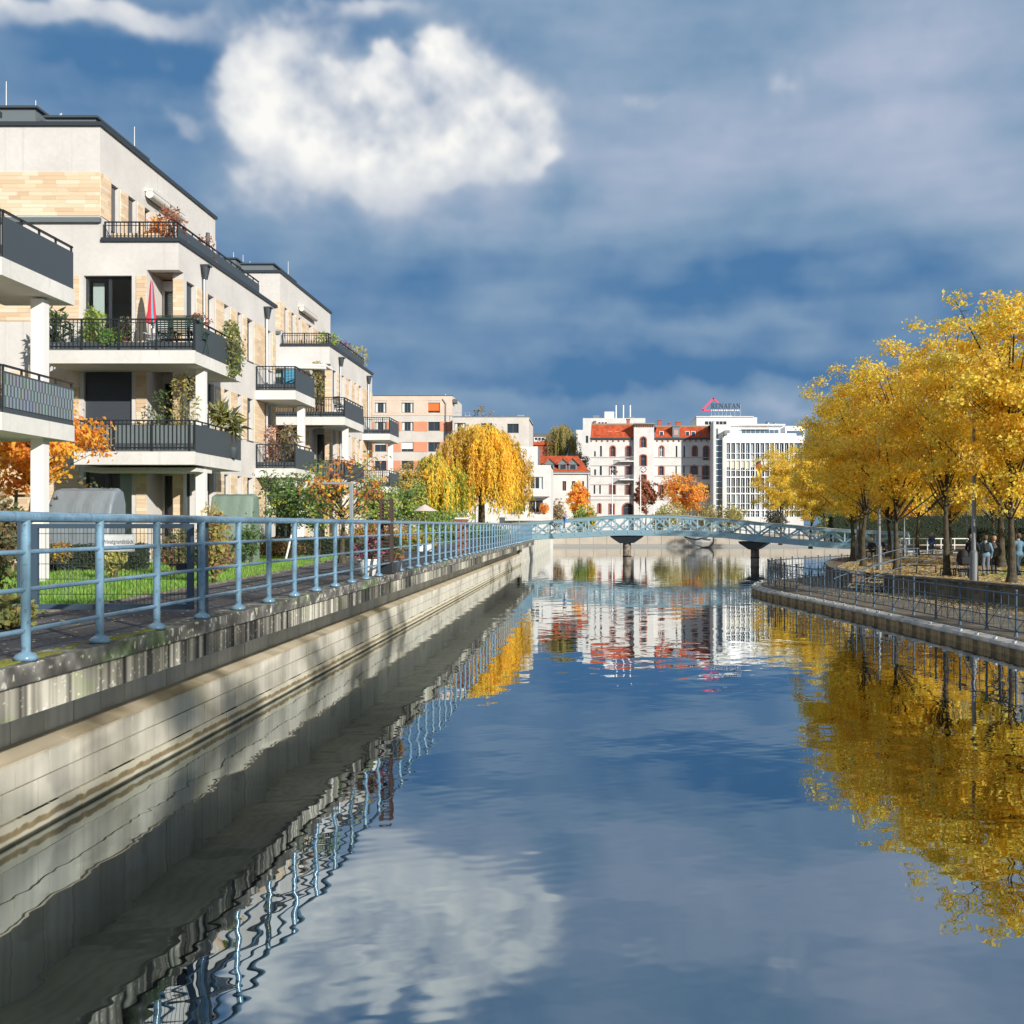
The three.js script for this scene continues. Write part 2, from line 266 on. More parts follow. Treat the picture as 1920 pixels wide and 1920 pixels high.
// ---------------------------------------------------------------- the cantilevered quay on the garden side
{
  const q = thing('quay_wall', 'long stained concrete quay with pale block wall along the garden path', 'quay wall', [-6, -3.6, -40]);
  const streak = (u, v) => { // rain streaks: black algae and white lime, running down the face
    const w = vnoise(u, 0, 150, 1, 101) * .6 + vnoise(u, 0, 420, 1, 102) * .4, wob = vf(u, v * .15, 300, 3, 103, 2), big = vf(u, .3, 9, 1, 104, 3);
    let k = .56 + (w - .5) * .75 + (wob - .5) * .6 + (big - .5) * .75; const spots = sstep(.74, .8, vf(u, v, 400, 60, 105, 2));
    k = clamp(k * 1.05, .10, .95) + spots * .25; const moss = sstep(.6, .8, vf(u, v, 40, 6, 106, 3)) * .10;
    return [k * .98, k * .96 + moss * .3, k * .90 - moss * .4];
  };
  const bandMat = M([.80, .785, .74], .9, { map: tex(2048, streak, [22, 2.2], true, 256), bumpMap: coarse, bumpScale: .006 });
  const copeMat = M([.60, .57, .50], .95, { map: tex(1024, (u, v) => { const a = vf(u, v, 60, 6, 111, 5), b = sstep(.66, .74, vf(u, v, 150, 14, 114, 3)), c = sstep(.56, .75, vf(u, v, 14, 3, 116, 4)); const k = .34 + .72 * a * a; return [k + b * .5 - c * .05, k + b * .5 + c * .02, k + b * .45 - c * .1]; }, [12, 1.2], true, 128), bumpMap: coarse, bumpScale: .012 });
  const blockTex = tex(512, (u, v) => { const a = vf(u, v, 6, 3, 121, 5), s = vnoise(u, .5, 90, 1, 123), b = sstep(.60, .75, vf(u, v, 7, 5, 125, 4)); const k = .80 + .2 * a + .07 * (s - .5) - b * .10; return [k, k * .985, k * .94]; }, [7, 3.5]);
  const blocks = [.66, .73, .69].map((k) => M([k * 1.02, k, k * .94], .85, { map: blockTex, bumpMap: grain, bumpScale: .002 }));
  const footTex = tex(1024, (u, v) => { // algae and silt line at the water, v counted in 2 m
    const y = (v - 1) * 2 + 0; const yy = y < -1.0 ? y : y; const a = vf(u, v, 90, 12, 131, 4), ln = -3.185 + 4 + (a - .5) * .05 - 2, t = ((v * 2) % 2) - 2 + 2;
    const yv = t - 2 + 0; const hgt = yv + 0; // hgt in (-2, 0): world y + 2
    const band = sstep(-1.14, -1.165, hgt + (a - .5) * .05) * sstep(-1.235, -1.21, hgt + (a - .5) * .04), wet = sstep(-1.26, -1.29, hgt);
    let c = [.86, .85, .79]; c = c.map((q, n) => lerp(q, [.50, .41, .27][n] * (.7 + .6 * a), band * .7)); return c.map((q, n) => lerp(q, [.30, .29, .24][n] * (.7 + .6 * a), wet));
  }, [11, 2], true, 256);
  const footMat = M([.85, .83, .78], .7, { map: footTex });
  part('path_slab', [bx(-6.6, -5.02, -1.42, QY - .012, -40, 90)], blocks[0], q);
  part('wall_core', [bx(-6.75, -6.33, -2.5, -1.43, -40, 90), bx(-6.75, -6.03, -3.9, -2.45, -40, 90)], M([.10, .095, .085], .95), q);
  const L = 2.828, r = rng(8), rest = [];
  for (let i = -12; i < 30; i++) { // coping kerb and stained fascia, one piece to every two posts
    const d0 = 9.4 - 1.414 / 2 + i * L, j = (r() - .5) * .012;
    if (d0 > 88) continue;
    part('coping_block', rbx(-5.28, -4.90 + j, -1.384, QY + .006 + j * .5, d0 + .004, d0 + L - .004, .025, 2), copeMat, q);
    part('fascia_panel', bx(-5.06, -4.945 + j * .4, -1.668, -1.386, d0 + .003, d0 + L - .003), bandMat, q);
  }
  const rows = [[-2.385, -1.426, -6.30, 0], [-2.735, -2.47, -6.0, .35], [-3.049, -2.751, -6.0, 0], [-3.5, -3.065, -5.985, .35]];
  for (const [y0, y1, x, off] of rows) for (let i = -30; i < 118; i++) {
    const d0 = 6.6 + (i + off) * .708, f = y0 < -3.2, m = f ? footMat : blocks[r() * 3 | 0], jx = (r() - .5) * .008, g = bx(x - .28, x + jx, y0, y1, d0 + .009, d0 + .699);
    if (d0 > 90) continue;
    if (d0 > 4 && d0 < 42) part('block', g, m, q); else rest.push([g, f]);
  }
  stuff(part('distant_blocks', rest.filter((e) => !e[1]).map((e) => e[0]), blocks[1], q)); stuff(part('distant_foot_blocks', rest.filter((e) => e[1]).map((e) => e[0]), footMat, q));
  const ledgeMat = M([.68, .61, .50], .85, { map: blockTex });
  for (let i = -20; i < 60; i++) { // sloping ledge stones
    const d0 = 6.6 + i * 1.416; if (d0 > 89) continue;
    const s = new THREE.Shape([[-6.34, -2.52], [-5.985, -2.475], [-5.985, -2.455], [-6.30, -2.375], [-6.34, -2.375]].map((p) => new THREE.Vector2(...p)));
    part('ledge_stone', new THREE.ExtrudeGeometry(s, { depth: 1.408, bevelEnabled: false }).translate(0, 0, -d0 - 1.412), ledgeMat, q);
  }
  // lower wall further along the same bank, beyond the slab
  part('far_wall', [bx(-6.7, -6.05, -4, -1.25, 90.02, 165)], blocks[2], q);
  // moss cushions on the kerb
  const tufts = [];
  for (let i = 0; i < 900; i++) { const a = r(), d = 8.0 + a * 4.2, x = -4.98 - r() * r() * (.34 - a * .2), s = .008 + r() * .02; if (fbm(x * 2.2, d * 1.6, 4) < -.06) continue; tufts.push(new THREE.IcosahedronGeometry(s, 0).scale(1.3, .55, 1.3).rotateY(r() * 6).translate(x, QY + .008, -d)); }
  stuff(part('moss', tufts, M([.17, .17, .025], 1), q));
}
// ---------------------------------------------------------------- blue tube railing on the quay
{
  const X = -4.99, S = 1.414, t = thing('quay_railing', 'blue tubular steel railing standing on the concrete quay edge', 'railing', [X, QY, -40]);
  part('handrail', [bar(V(X, .075, -25), V(X, .075, 90), .047, 12)], mats.rail, t);
  for (const y of [-.235, -.565, -.925]) part('rail', bar(V(X, y, -25), V(X, y, 90), .022, 8), mats.rail, t);
  for (let k = -12; k < 57; k++) {
    const d = 9.4 + k * S;
    part('post', [cyl(X, QY, .07, d, .041, .041, 12)], mats.rail, t);
    part('post_collar', lathe([[.001, 0], [.098, 0], [.1, .035], [.085, .055], [.05, .075], [.042, .082]], X, QY + .004, d), mats.rail, t);
  }
}
// ---------------------------------------------------------------- swept strips along a path of [x, depth]
function smoothPath(pts, step = .5) { const c = new THREE.CatmullRomCurve3(pts.map(([x, d]) => new THREE.Vector3(x, d, 0)), false, 'centripetal'), n = Math.ceil(c.getLength() / step); return c.getSpacedPoints(n).map((p) => [p.x, p.y]); }
function offset(path, o) { return path.map((p, i) => { const a = path[Math.max(0, i - 1)], b = path[Math.min(path.length - 1, i + 1)], dx = b[0] - a[0], dd = b[1] - a[1], l = Math.hypot(dx, dd) || 1; return [p[0] + dd / l * o, p[1] - dx / l * o]; }); }
function sweep(path, prof, capped = true) { // prof: [offset to the land side, y] going round
  const P = prof.map(([o]) => offset(path, o)), pos = [], uv = [];
  const lens = [0]; for (let i = 1; i < path.length; i++) lens.push(lens[i - 1] + Math.hypot(path[i][0] - path[i - 1][0], path[i][1] - path[i - 1][1]));
  const vl = [0]; for (let i = 1; i < prof.length; i++) vl.push(vl[i - 1] + Math.hypot(prof[i][0] - prof[i - 1][0], prof[i][1] - prof[i - 1][1]));
  const at = (i, k) => [P[k][i][0], prof[k][1], -P[k][i][1]];
  for (let i = 0; i < path.length - 1; i++) for (let k = 0; k < prof.length - 1; k++) {
    pos.push(...at(i, k), ...at(i + 1, k), ...at(i + 1, k + 1), ...at(i, k), ...at(i + 1, k + 1), ...at(i, k + 1));
    const a = lens[i], b = lens[i + 1], c = vl[k], e = vl[k + 1]; uv.push(a, c, b, c, b, e, a, c, b, e, a, e);
  }
  if (capped) for (const i of [0, path.length - 1]) for (let k = 1; k < prof.length - 1; k++) { pos.push(...at(i, 0), ...at(i, k), ...at(i, k + 1)); uv.push(0, 0, 0, 1, 1, 1); }
  const g = new THREE.BufferGeometry(); g.setAttribute('position', new THREE.Float32BufferAttribute(pos, 3)); g.setAttribute('uv', new THREE.Float32BufferAttribute(uv, 2)); g.computeVertexNormals(); return g;
}
const along = (path, s0, s1, n) => { // n+1 points between two arc lengths
  const L = [0]; for (let i = 1; i < path.length; i++) L.push(L[i - 1] + Math.hypot(path[i][0] - path[i - 1][0], path[i][1] - path[i - 1][1]));
  const get = (s) => { s = clamp(s, 0, L[L.length - 1]); let i = 1; while (i < L.length - 1 && L[i] < s) i++; const t = (s - L[i - 1]) / (L[i] - L[i - 1] || 1); return [lerp(path[i - 1][0], path[i][0], t), lerp(path[i - 1][1], path[i][1], t)]; };
  return Array.from({ length: n + 1 }, (_, i) => get(lerp(s0, s1, i / n)));
};
const pathLen = (p) => { let s = 0; for (let i = 1; i < p.length; i++) s += Math.hypot(p[i][0] - p[i - 1][0], p[i][1] - p[i - 1][1]); return s; };

// ---------------------------------------------------------------- the curved lower promenade across the canal
const kerbLine = smoothPath([[12.8, -45], [12.3, -10], [12.0, 5], [11.5, 15], [10.65, 26.3], [9.74, 35.9], [8.64, 44.4], [7.95, 49.6], [7.95, 53], [8.7, 56], [10.2, 58.8], [12.5, 62], [16, 66.7], [24, 75], [46, 92]], .4);
const wallLineA = smoothPath([[34, 86], [24, 79], [17.5, 72.5], [14.4, 65], [12.9, 58.5], [12.1, 53], [12.0, 49.2]], .5), wallLineB = smoothPath([[12.75, 46.6], [13.5, 45.0], [14.3, 42.6], [15.2, 38.5], [16.6, 31], [17.8, 20], [18.4, 5], [19, -45]], .5);
{
  const kt = thing('kerb', 'curved stone kerb with white knobs at the water below the yellow trees', 'kerb', [9, WY, -45]);
  const topMats = [.50, .57, .54].map((k) => M([k, k * .93, k * .82], .9, { map: tex(256, mottle(.25, 140 + k * 100 | 0, 6), 2), bumpMap: coarse, bumpScale: .006 }));
  const faceTex = tex(512, (u, v) => { const a = vf(u, v, 9, 4, 151, 5), s = vf(u, .2, 60, 1, 152, 2); const k = .45 + .4 * a + .35 * (s - .5); return [k, k * .88, k * .68]; }, [4, 1]);
  const faceMats = [.62, .70, .66].map((k) => M([k, k * .92, k * .80], .85, { map: faceTex }));
  const knobMat = M([.5, .52, .53], .4), r = rng(17), L = pathLen(kerbLine), w = 1.06, n = Math.floor(L / w);
  for (let i = 0; i < n; i++) {
    const seg = along(kerbLine, i * w + .006, (i + 1) * w - .006, 3), j = (r() - .5) * .02, mid = along(kerbLine, (i + .5) * w, (i + .5) * w + .1, 1)[0];
    if (mid[1] < 12 || mid[0] > 24) { if (i % 4 === 0) { const long = along(kerbLine, i * w, Math.min(L, (i + 4) * w), 8); part('kerb_run', sweep(long, [[0, -3.9], [0, -3.02], [.5, -3.0], [.5, -3.9]]), topMats[1], kt, true); } continue; }
    part('facing_stone', sweep(seg, [[.0 + j * .3, -3.9], [j * .3, -3.105], [.3, -3.105]]), faceMats[r() * 3 | 0], kt, true);
    part('kerb_stone', sweep(seg, [[-.035, -3.10], [-.05, -3.06], [-.03, -3.0 + j * .3], [.46, -2.965 + j * .3], [.46, -3.10]]), topMats[r() * 3 | 0], kt, true);
    const kp = offset(along(kerbLine, i * w, i * w + .1, 1), .12)[0];
    part('knob', lathe([[.001, .085], [.04, .078], [.062, .05], [.058, .02], [.045, 0]], kp[0], -2.99, kp[1], 10), knobMat, kt);
  }
}
const wallPoly = [...wallLineA, ...wallLineB];
const pavingMat = M([.26, .24, .21], .95, { map: tex(512, (u, v) => { const a = vf(u, v, 8, 8, 161, 5), b = vnoise(u, v, 80, 80, 163); const k = .55 + .5 * a * (.6 + .4 * b); return [k, k * .95, k * .85]; }, 3), bumpMap: coarse, bumpScale: .01 });
struct('lower_promenade', sheet([...offset(kerbLine, .44), [60, 92], [60, -45]], LY), pavingMat);
struct('upper_promenade', sheet([...offset(wallLineA, -.02), [13.5, 49.6], [13.55 + .7, 47.0], ...offset(wallLineB, -.02), [200, -45], [200, 160], [40, 160], [34, 100]].map(([x, d]) => [x, d]), PY, .7), M([.30, .20, .11], 1, { map: tex(512, (u, v) => { const a = vf(u, v, 6, 6, 171, 5), b = vnoise(u, v, 120, 120, 173); const k = .5 + .6 * a * (.5 + .5 * b); return [k, k * .93, k * .84]; }, 4), bumpMap: coarse, bumpScale: .015 }));
{
  const t = thing('retaining_wall', 'low curved concrete wall between the two promenade levels', 'wall', [14, LY, -45]);
  const m = M([.24, .22, .18], .95, { map: tex(512, (u, v) => { const a = vf(u, v, 5, 4, 181, 5), s = vf(u, .4, 50, 1, 183, 3), g = sstep(.55, .8, vf(u, v, 9, 6, 185, 3)); const k = .55 + .4 * a + .4 * (s - .5) - g * .2; return [k, k * .97, k * .88]; }, [6, 2]), bumpMap: coarse, bumpScale: .01 });
  const cap = M([.21, .195, .16], .95, { map: tex(256, mottle(.5, 187, 8), 1.5), bumpMap: coarse, bumpScale: .01 });
  for (const line of [wallLineA, wallLineB]) { const L = pathLen(line); for (let s = 0; s < L - .3; s += 2.4) { const e = Math.min(L, s + 2.392); part('wall_panel', sweep(along(line, s, e, 5), [[0, LY - .2], [0, PY - .03], [-.32, PY - .03], [-.32, LY - .2]]), m, t, true); part('cap_stone', sweep(along(line, s, e, 5), [[.05, PY - .03], [.05, PY + .06], [-.36, PY + .06], [-.36, PY - .03]]), cap, t, true); } }
}
{ // stairs through the wall
  const t = thing('stone_steps', 'leaf-strewn stone steps through the retaining wall with two slanting handrails', 'stairs', [12.4, LY, -47.9]);
  const m = M([.23, .205, .17], .95, { map: coarse, bumpMap: coarse, bumpScale: .008 }), ax = [.966, .26], al = [.26, -.966], a0 = [12.0, 49.15];
  const pt = (s, o, y) => V(a0[0] + al[0] * s + ax[0] * o, y, a0[1] + al[1] * s + ax[1] * o);
  for (let i = 0; i < 6; i++) { const y = LY + .125 * (i + 1), o = -.5 + i * .34; part('step', beam(pt(.03, o + .19, y - .07), pt(2.62, o + .19, y - .07), .40, .14), m, t); }
  for (const s of [.1, 2.5]) {
    for (const h of [0, .42]) part('handrail', tube([pt(s, -1.0, LY + .5 + h), pt(s, -.7, LY + .62 + h), pt(s, 2.5, PY + .68 + h), pt(s, 3.4, PY + .70 + h)], .024, 24), mats.fence, t);
    for (const [o, y0] of [[-.9, LY], [1.0, PY - .25], [3.3, PY]]) part('handrail_post', bar(pt(s, o, y0), pt(s, o, lerp(LY + .98, PY + 1.1, clamp((o + .9) / 3.4))), .026), mats.fence, t);
  }
}
{ // iron railing along the kerb
  const t = thing('promenade_railing', 'dark blue iron railing with cross braces and ball caps on the curved kerb', 'railing', [9.5, LY, -45]);
  const line = offset(kerbLine, .78), L = pathLen(line), w = 1.72, m = mats.fence;
  const s0 = 8, n = Math.floor((L - s0 - 14) / w), P = (s, y) => { const [x, d] = along(line, s, s + .01, 1)[0]; return V(x, y, d); };
  const lens = []; for (const y of [-1.84, -2.16, -2.50, -2.82]) part(y > -1.9 ? 'handrail' : 'rail', [sweepTube(line.filter((p, i) => i % 2 === 0), y, y > -1.9 ? .026 : .017)], m, t);
  for (let i = 0; i < n; i++) {
    const s = s0 + i * w, a = P(s, LY), b = P(s + w / 2, LY), c = P(s + w, LY); if (a.z > 10) continue;
    part('post', [bar(a, P(s, -1.76), .032, 6), bar(a, P(s, LY + .12), .075, 6, .036), new THREE.SphereGeometry(.048, 8, 6).translate(a.x, -1.745, a.z)], m, t);
    part('slim_post', [bar(P(s + w / 2, LY + .1), P(s + w / 2, -1.80), .016, 5), new THREE.SphereGeometry(.027, 6, 5).translate(b.x, -1.79, b.z)], m, t);
    part('pickets', [.25, .75].map((q) => bar(P(s + w * q, LY + .12), P(s + w * q, -1.85), .010, 4)), m, t);
    part('brace', [bar(P(s, -2.82), P(s + w / 2, -2.16), .011, 5), bar(P(s + w, -2.82), P(s + w / 2, -2.16), .011, 5), bar(P(s + w * .25, -2.16), P(s + w / 2, -2.82), .008, 4), bar(P(s + w * .75, -2.16), P(s + w / 2, -2.82), .008, 4)], m, t);
  }
}
function sweepTube(path, y, r) { return sweep(path, [0, 1, 2, 3, 4, 5, 6].map((k) => [Math.cos(k / 6 * 6.2832) * r, y + Math.sin(k / 6 * 6.2832) * r])); }

// ================================================================ foliage
// n small folded leaves; sample(r) gives [x, y, depth]; every leaf two faces with its own tone
function leaves(n, seed, sample, size, cols, asp = .75, droop = 0) {
  const r = rng(seed), p = new Float32Array(n * 18), c = new Float32Array(n * 18), nn = new Float32Array(n * 18);
  const a = new THREE.Vector3(), b = new THREE.Vector3(), u = new THREE.Vector3();
  for (let i = 0; i < n; i++) {
    const [x, y, d, k0, ox, oy, oz] = sample(r), s = size * (.6 + .8 * r());
    a.set(r() - .5, r() - .5, r() - .5).normalize(); if (droop) a.lerp(u.set(0, -1, 0), droop).normalize();
    b.set(r() - .5, r() - .5, r() - .5); if (ox !== undefined) { u.set(r() - .5 + ox, r() - .5 + oy, r() - .5 + oz).normalize(); b.crossVectors(u, a).normalize(); a.crossVectors(b, u); } else b.cross(a).normalize(); u.crossVectors(a, b);
    const w = s * asp * .5, f = s * .18, z = -d, q = cols[(k0 ?? r()) * cols.length | 0], k = .78 + .44 * r();
    const T = [x + a.x * s, y + a.y * s, z + a.z * s], B = [x, y, z], L = [x + a.x * s * .5 + b.x * w + u.x * f, y + a.y * s * .5 + b.y * w + u.y * f, z + a.z * s * .5 + b.z * w + u.z * f], R = [x + a.x * s * .5 - b.x * w + u.x * f, y + a.y * s * .5 - b.y * w + u.y * f, z + a.z * s * .5 - b.z * w + u.z * f];
    p.set([...B, ...T, ...L, ...B, ...R, ...T], i * 18);
    const n1 = [u.x - b.x * .3, u.y - b.y * .3, u.z - b.z * .3], n2 = [u.x + b.x * .3, u.y + b.y * .3, u.z + b.z * .3];
    for (let j = 0; j < 6; j++) { c.set([q[0] * k, q[1] * k, q[2] * k], i * 18 + j * 3); nn.set(j < 3 ? n1 : n2, i * 18 + j * 3); }
  }
  const g = new THREE.BufferGeometry(); g.setAttribute('position', new THREE.BufferAttribute(p, 3)); g.setAttribute('normal', new THREE.BufferAttribute(nn, 3)); g.setAttribute('color', new THREE.BufferAttribute(c, 3)); g.setAttribute('uv', new THREE.BufferAttribute(new Float32Array(n * 12), 2)); return g;
}
const gauss = (r) => (r() + r() + r() + r() - 2) * 1.0;
const YELLOW = [[.96, .69, .025], [.97, .74, .04], [.94, .61, .025], [.97, .78, .09], [.92, .70, .03], [.80, .68, .04], [.95, .60, .04], [.97, .80, .11], [.66, .62, .06], [.62, .40, .06]];
const GOLD = [[.94, .52, .03], [.88, .44, .03], [.95, .60, .04], [.78, .48, .04]], ORANGE = [[.90, .34, .03], [.95, .44, .03], [.80, .25, .03], [.94, .54, .04]];
const RUST = [[.40, .11, .05], [.50, .17, .06], [.30, .08, .05], [.58, .26, .09]], OLIVE = [[.46, .42, .12], [.56, .48, .15], [.38, .38, .10], [.64, .50, .13]];
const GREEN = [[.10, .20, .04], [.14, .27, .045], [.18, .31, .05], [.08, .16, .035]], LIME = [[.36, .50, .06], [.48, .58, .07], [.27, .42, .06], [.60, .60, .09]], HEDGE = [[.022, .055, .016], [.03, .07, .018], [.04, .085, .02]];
// a tree of clumps: trunk, limbs that run to the clumps, leaves in the clumps
function treeGeo({ seed, h, base, rx, ry = rx, trunk, clumps, per, leaf, cols, spread = .62, flat = .7, low = 0, shape, fork = 1.08 }) {
  const r = rng(seed), cy = base + ry, C = [];
  for (let i = 0; C.length < clumps && i < clumps * 30; i++) {
    const a = r() * 6.2832, v = r() * 2 - 1, q = Math.pow(r(), .42), k = shape ? shape(v) : 1;
    let x = Math.cos(a) * Math.sqrt(1 - v * v) * rx * q * k, z = Math.sin(a) * Math.sqrt(1 - v * v) * rx * q * k, y = cy + v * ry * q;
    const m = .80 + .42 * noise3(x * .45 + seed, y * .45, z * .45); x *= m; z *= m; y = cy + (y - cy) * (.88 + .2 * m);
    if (y < base - low) continue; C.push([x, y, z]);
  }
  const wood = [], top = new THREE.Vector3((r() - .5) * .5, base + ry * .9, (r() - .5) * .5), stem = [new THREE.Vector3(0, 0, 0), new THREE.Vector3((r() - .5) * .16, base * .5, (r() - .5) * .16), new THREE.Vector3((r() - .5) * .3, base, (r() - .5) * .3), top];
  const sc = new THREE.CatmullRomCurve3(stem), segs = 9;
  for (let i = 0; i < segs; i++) { const t0 = i / segs, t1 = (i + 1) / segs; wood.push(bar(sc.getPoint(t0), sc.getPoint(t1 + .004), trunk * (1 - .8 * t0), 9, trunk * (1 - .8 * t1))); }
  wood.push(bar(new THREE.Vector3(0, -.1, 0), new THREE.Vector3(0, .35, 0), trunk * 1.5, 9, trunk * .98));
  const limbs = C.filter((_, i) => i % Math.max(1, Math.round(clumps / 42)) === 0);
  for (const [x, y, z] of limbs) {
    const e = new THREE.Vector3(x, y, z), hgt = clamp((y - Math.hypot(x, z) * .65) / (base + ry * .9), base * fork / (base + ry * .9), .97), s = sc.getPoint(hgt), mid = s.clone().lerp(e, .5); mid.y += .12 * s.distanceTo(e) * (r() - .2); mid.x += (r() - .5) * .4; mid.z += (r() - .5) * .4;
    const R = trunk * .30 * (.6 + .6 * r()); wood.push(bar(s, mid, R, 5, R * .6), bar(mid, e, R * .6, 5, R * .18));
    for (let k = 0; k < 2; k++) { const t = mid.clone().lerp(e, .3 + .5 * r()); wood.push(bar(t, t.clone().add(new THREE.Vector3((r() - .5) * 1.3, (r() - .3) * 1.0, (r() - .5) * 1.3)), R * .3, 4, R * .1)); }
  }
  const tone = C.map(() => r()), cr = leaves(C.length * per, seed + 1, (q) => { const i = q() * C.length | 0, [x, y, z] = C[i]; const X = x + gauss(q) * spread, Y = y + gauss(q) * spread * flat, Z = z + gauss(q) * spread, l = Math.hypot(X, Y - cy, Z) + .01, w = .55; return [X, Y, -Z, (tone[i] * .6 + q() * .4) * .999, X / l * w, (Y - cy) / l * w * .6 + .22, Z / l * w]; }, leaf, cols);
  return { wood: join(wood), crown: cr };
}
function plantTree(name, label, category, g, at, group, turn = 0, scale = 1, crownMat = mats.leaf) {
  const o = thing(name, label, category, at, group); o.rotation.y = turn; o.scale.setScalar(scale);
  const a = new THREE.Mesh(g.wood, mats.bark); a.name = 'trunk'; const b = stuff(new THREE.Mesh(g.crown, crownMat)); b.name = 'crown';
  for (const m of [a, b]) { m.castShadow = m.receiveShadow = true; o.add(m); } return o;
}
// a bush: leaves through a lumpy body, with a few stems
function bush(name, label, at, rx, ry, n, leaf, cols, seed, group, rd = rx) {
  const [x, y, d] = at, t = thing(name, label, 'shrub', [x, y, -d], group), r = rng(seed);
  const stems = []; for (let i = 0; i < 7; i++) stems.push(bar(V(x + (r() - .5) * rx * .3, y, d + (r() - .5) * rd * .3), V(x + (r() - .5) * rx * 1.4, y + ry * (.9 + .6 * r()), d + (r() - .5) * rd * 1.4), .018, 5, .006));
  part('stems', stems, mats.bark, t);
  stuff(part('foliage', leaves(n, seed, (q) => { const a = q() * 6.2832, v = q() * 2 - 1, k = Math.pow(q(), .4), s = Math.sqrt(1 - v * v), m = .78 + .4 * noise3(Math.cos(a) * s * 1.7 + seed, v * 1.7, Math.sin(a) * s * 1.7); return [x + Math.cos(a) * s * rx * k * m, Math.max(y + .03, y + ry + v * ry * k * m), d + Math.sin(a) * s * rd * k * m]; }, leaf, cols), mats.leaf, t, true)); return t;
}
// a clipped hedge: a dense box of leaves
function hedge(label, x0, x1, y0, y1, d0, d1, n, cols, seed, group, leaf = .06) {
  const t = thing('hedge', label, 'hedge', [(x0 + x1) / 2, y0, -(d0 + d1) / 2], group);
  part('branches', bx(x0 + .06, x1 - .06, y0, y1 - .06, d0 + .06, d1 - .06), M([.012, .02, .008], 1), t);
  stuff(part('foliage', leaves(n, seed, (q) => { const f = q(), w = .07 * (q() - .35); const x = lerp(x0, x1, q()), y = lerp(y0, y1, q()), d = lerp(d0, d1, q()); return f < .35 ? [x, y1 - w, d] : f < .65 ? [x, y, d0 + w] : f < .9 ? [x1 - w, y, d] : [x0 + w, y, d]; }, leaf, cols), mats.leaf, t, true)); return t;
}
function potPlant(name, label, at, { pw = .2, ph = .3, h = .6, w = .35, n = 260, leaf = .08, cols = GREEN, pot = mats.terracotta, droop = 0, seed = 1, asp = .6, category = 'plant', group } = {}) {
  const [x, y, d] = at, t = thing(name, label, category, [x, y, -d], group), r = rng(seed);
  if (pot) { part('pot', lathe([[.001, 0], [pw * .7, 0], [pw, ph * .9], [pw * 1.08, ph * .9], [pw * 1.08, ph], [pw * .94, ph], [pw * .9, ph * .93], [.001, ph * .92]], x, y, d, 16), pot, t); }
  else ph = 0;
  const st = []; for (let i = 0; i < 6; i++) st.push(bar(V(x, y + ph * .9, d), V(x + (r() - .5) * w * 1.2, y + ph + h * (.5 + .4 * r()), d + (r() - .5) * w * 1.2), .012, 4, .004)); part('stems', st, mats.bark, t);
  stuff(part('foliage', leaves(n, seed, (q) => { const a = q() * 6.2832, v = q(), s = Math.sqrt(q()) * w * (.45 + .55 * Math.sin(Math.PI * clamp(v * .85 + .12))); return [x + Math.cos(a) * s, y + ph + v * h, d + Math.sin(a) * s]; }, leaf, cols, asp, droop), mats.leaf, t, true)); return t;
}
// ================================================================ apartment houses by the garden
const toF = (plane, at) => plane === 'z' ? (u0, u1, y0, y1, t0, t1) => bx(u0, u1, y0, y1, at + t0, at + t1) : (u0, u1, y0, y1, t0, t1) => bx(at - t1, at - t0, y0, y1, u0, u1);
function windowIn(root, plane, at, u0, u1, y0, y1, { mull = 1, shut = 0, inset = .16, frame = mats.anthracite, pane = mats.glass, name = 'window', fw = .055, trans = 0, blind = mats.shutter, sill = true } = {}) {
  const F = toF(plane, at), a = inset, b = inset + .07, fs = [F(u0, u1, y1 - fw, y1, a, b), F(u0, u1, y0, y0 + fw, a, b), F(u0, u0 + fw, y0 + fw, y1 - fw, a, b), F(u1 - fw, u1, y0 + fw, y1 - fw, a, b)];
  for (let i = 1; i < mull; i++) { const u = lerp(u0, u1, i / mull); fs.push(F(u - fw * .6, u + fw * .6, y0 + fw, y1 - fw, a + .004, b - .004)); }
  if (trans) fs.push(F(u0 + fw, u1 - fw, lerp(y0, y1, trans) - fw * .4, lerp(y0, y1, trans) + fw * .4, a + .008, b - .008));
  const w = part(name, fs, frame, root);
  part('pane', F(u0 + fw, u1 - fw, y0 + fw, y1 - fw, a + .03, a + .042), pane, w);
  if (sill) part('sill', F(u0 - .03, u1 + .03, y0 - .03, y0, -.04, a), mats.zinc, w);
  if (shut) { const ys = lerp(y1, y0, shut), sl = []; for (let y = y1 - .002; y > ys; y -= .055) sl.push(F(u0 + .02, u1 - .02, Math.max(ys, y - .052), y, a - .055 + (plane ? .0 : 0), a - .03)); part('roller_shutter', sl, blind, w); }
  return w;
}
const TRAV = [[.66, .51, .35], [.70, .56, .40], [.63, .47, .31], [.68, .53, .37], [.72, .59, .44], [.60, .44, .29], [.69, .53, .36]];
function travertine(root, plane, at, u0, u1, y0, y1, seed) { // courses of thin stone slips, standing 2 cm proud of the plaster
  if (u1 - u0 < .05) return; const r = rng(seed), F = toF(plane, at), out = [], n = Math.max(1, Math.round((y1 - y0) / .125)), hh = (y1 - y0) / n;
  for (let i = 0; i < n; i++) for (let u = u0 - r() * .4; u < u1;) { const l = .25 + r() * .6, a = Math.max(u0, u), b = Math.min(u1, u + l); u += l; if (b - a < .03) continue; const q = TRAV[r() * TRAV.length | 0], k = .93 + .14 * r(); out.push(tint(F(a + .0015, b - .0015, y0 + i * hh + .002, y0 + (i + 1) * hh - .002, -.02 - r() * .006, .0), q.map((v) => v * k))); }
  stuff(part('stone_slips', out, mats.stoneV, root));
}
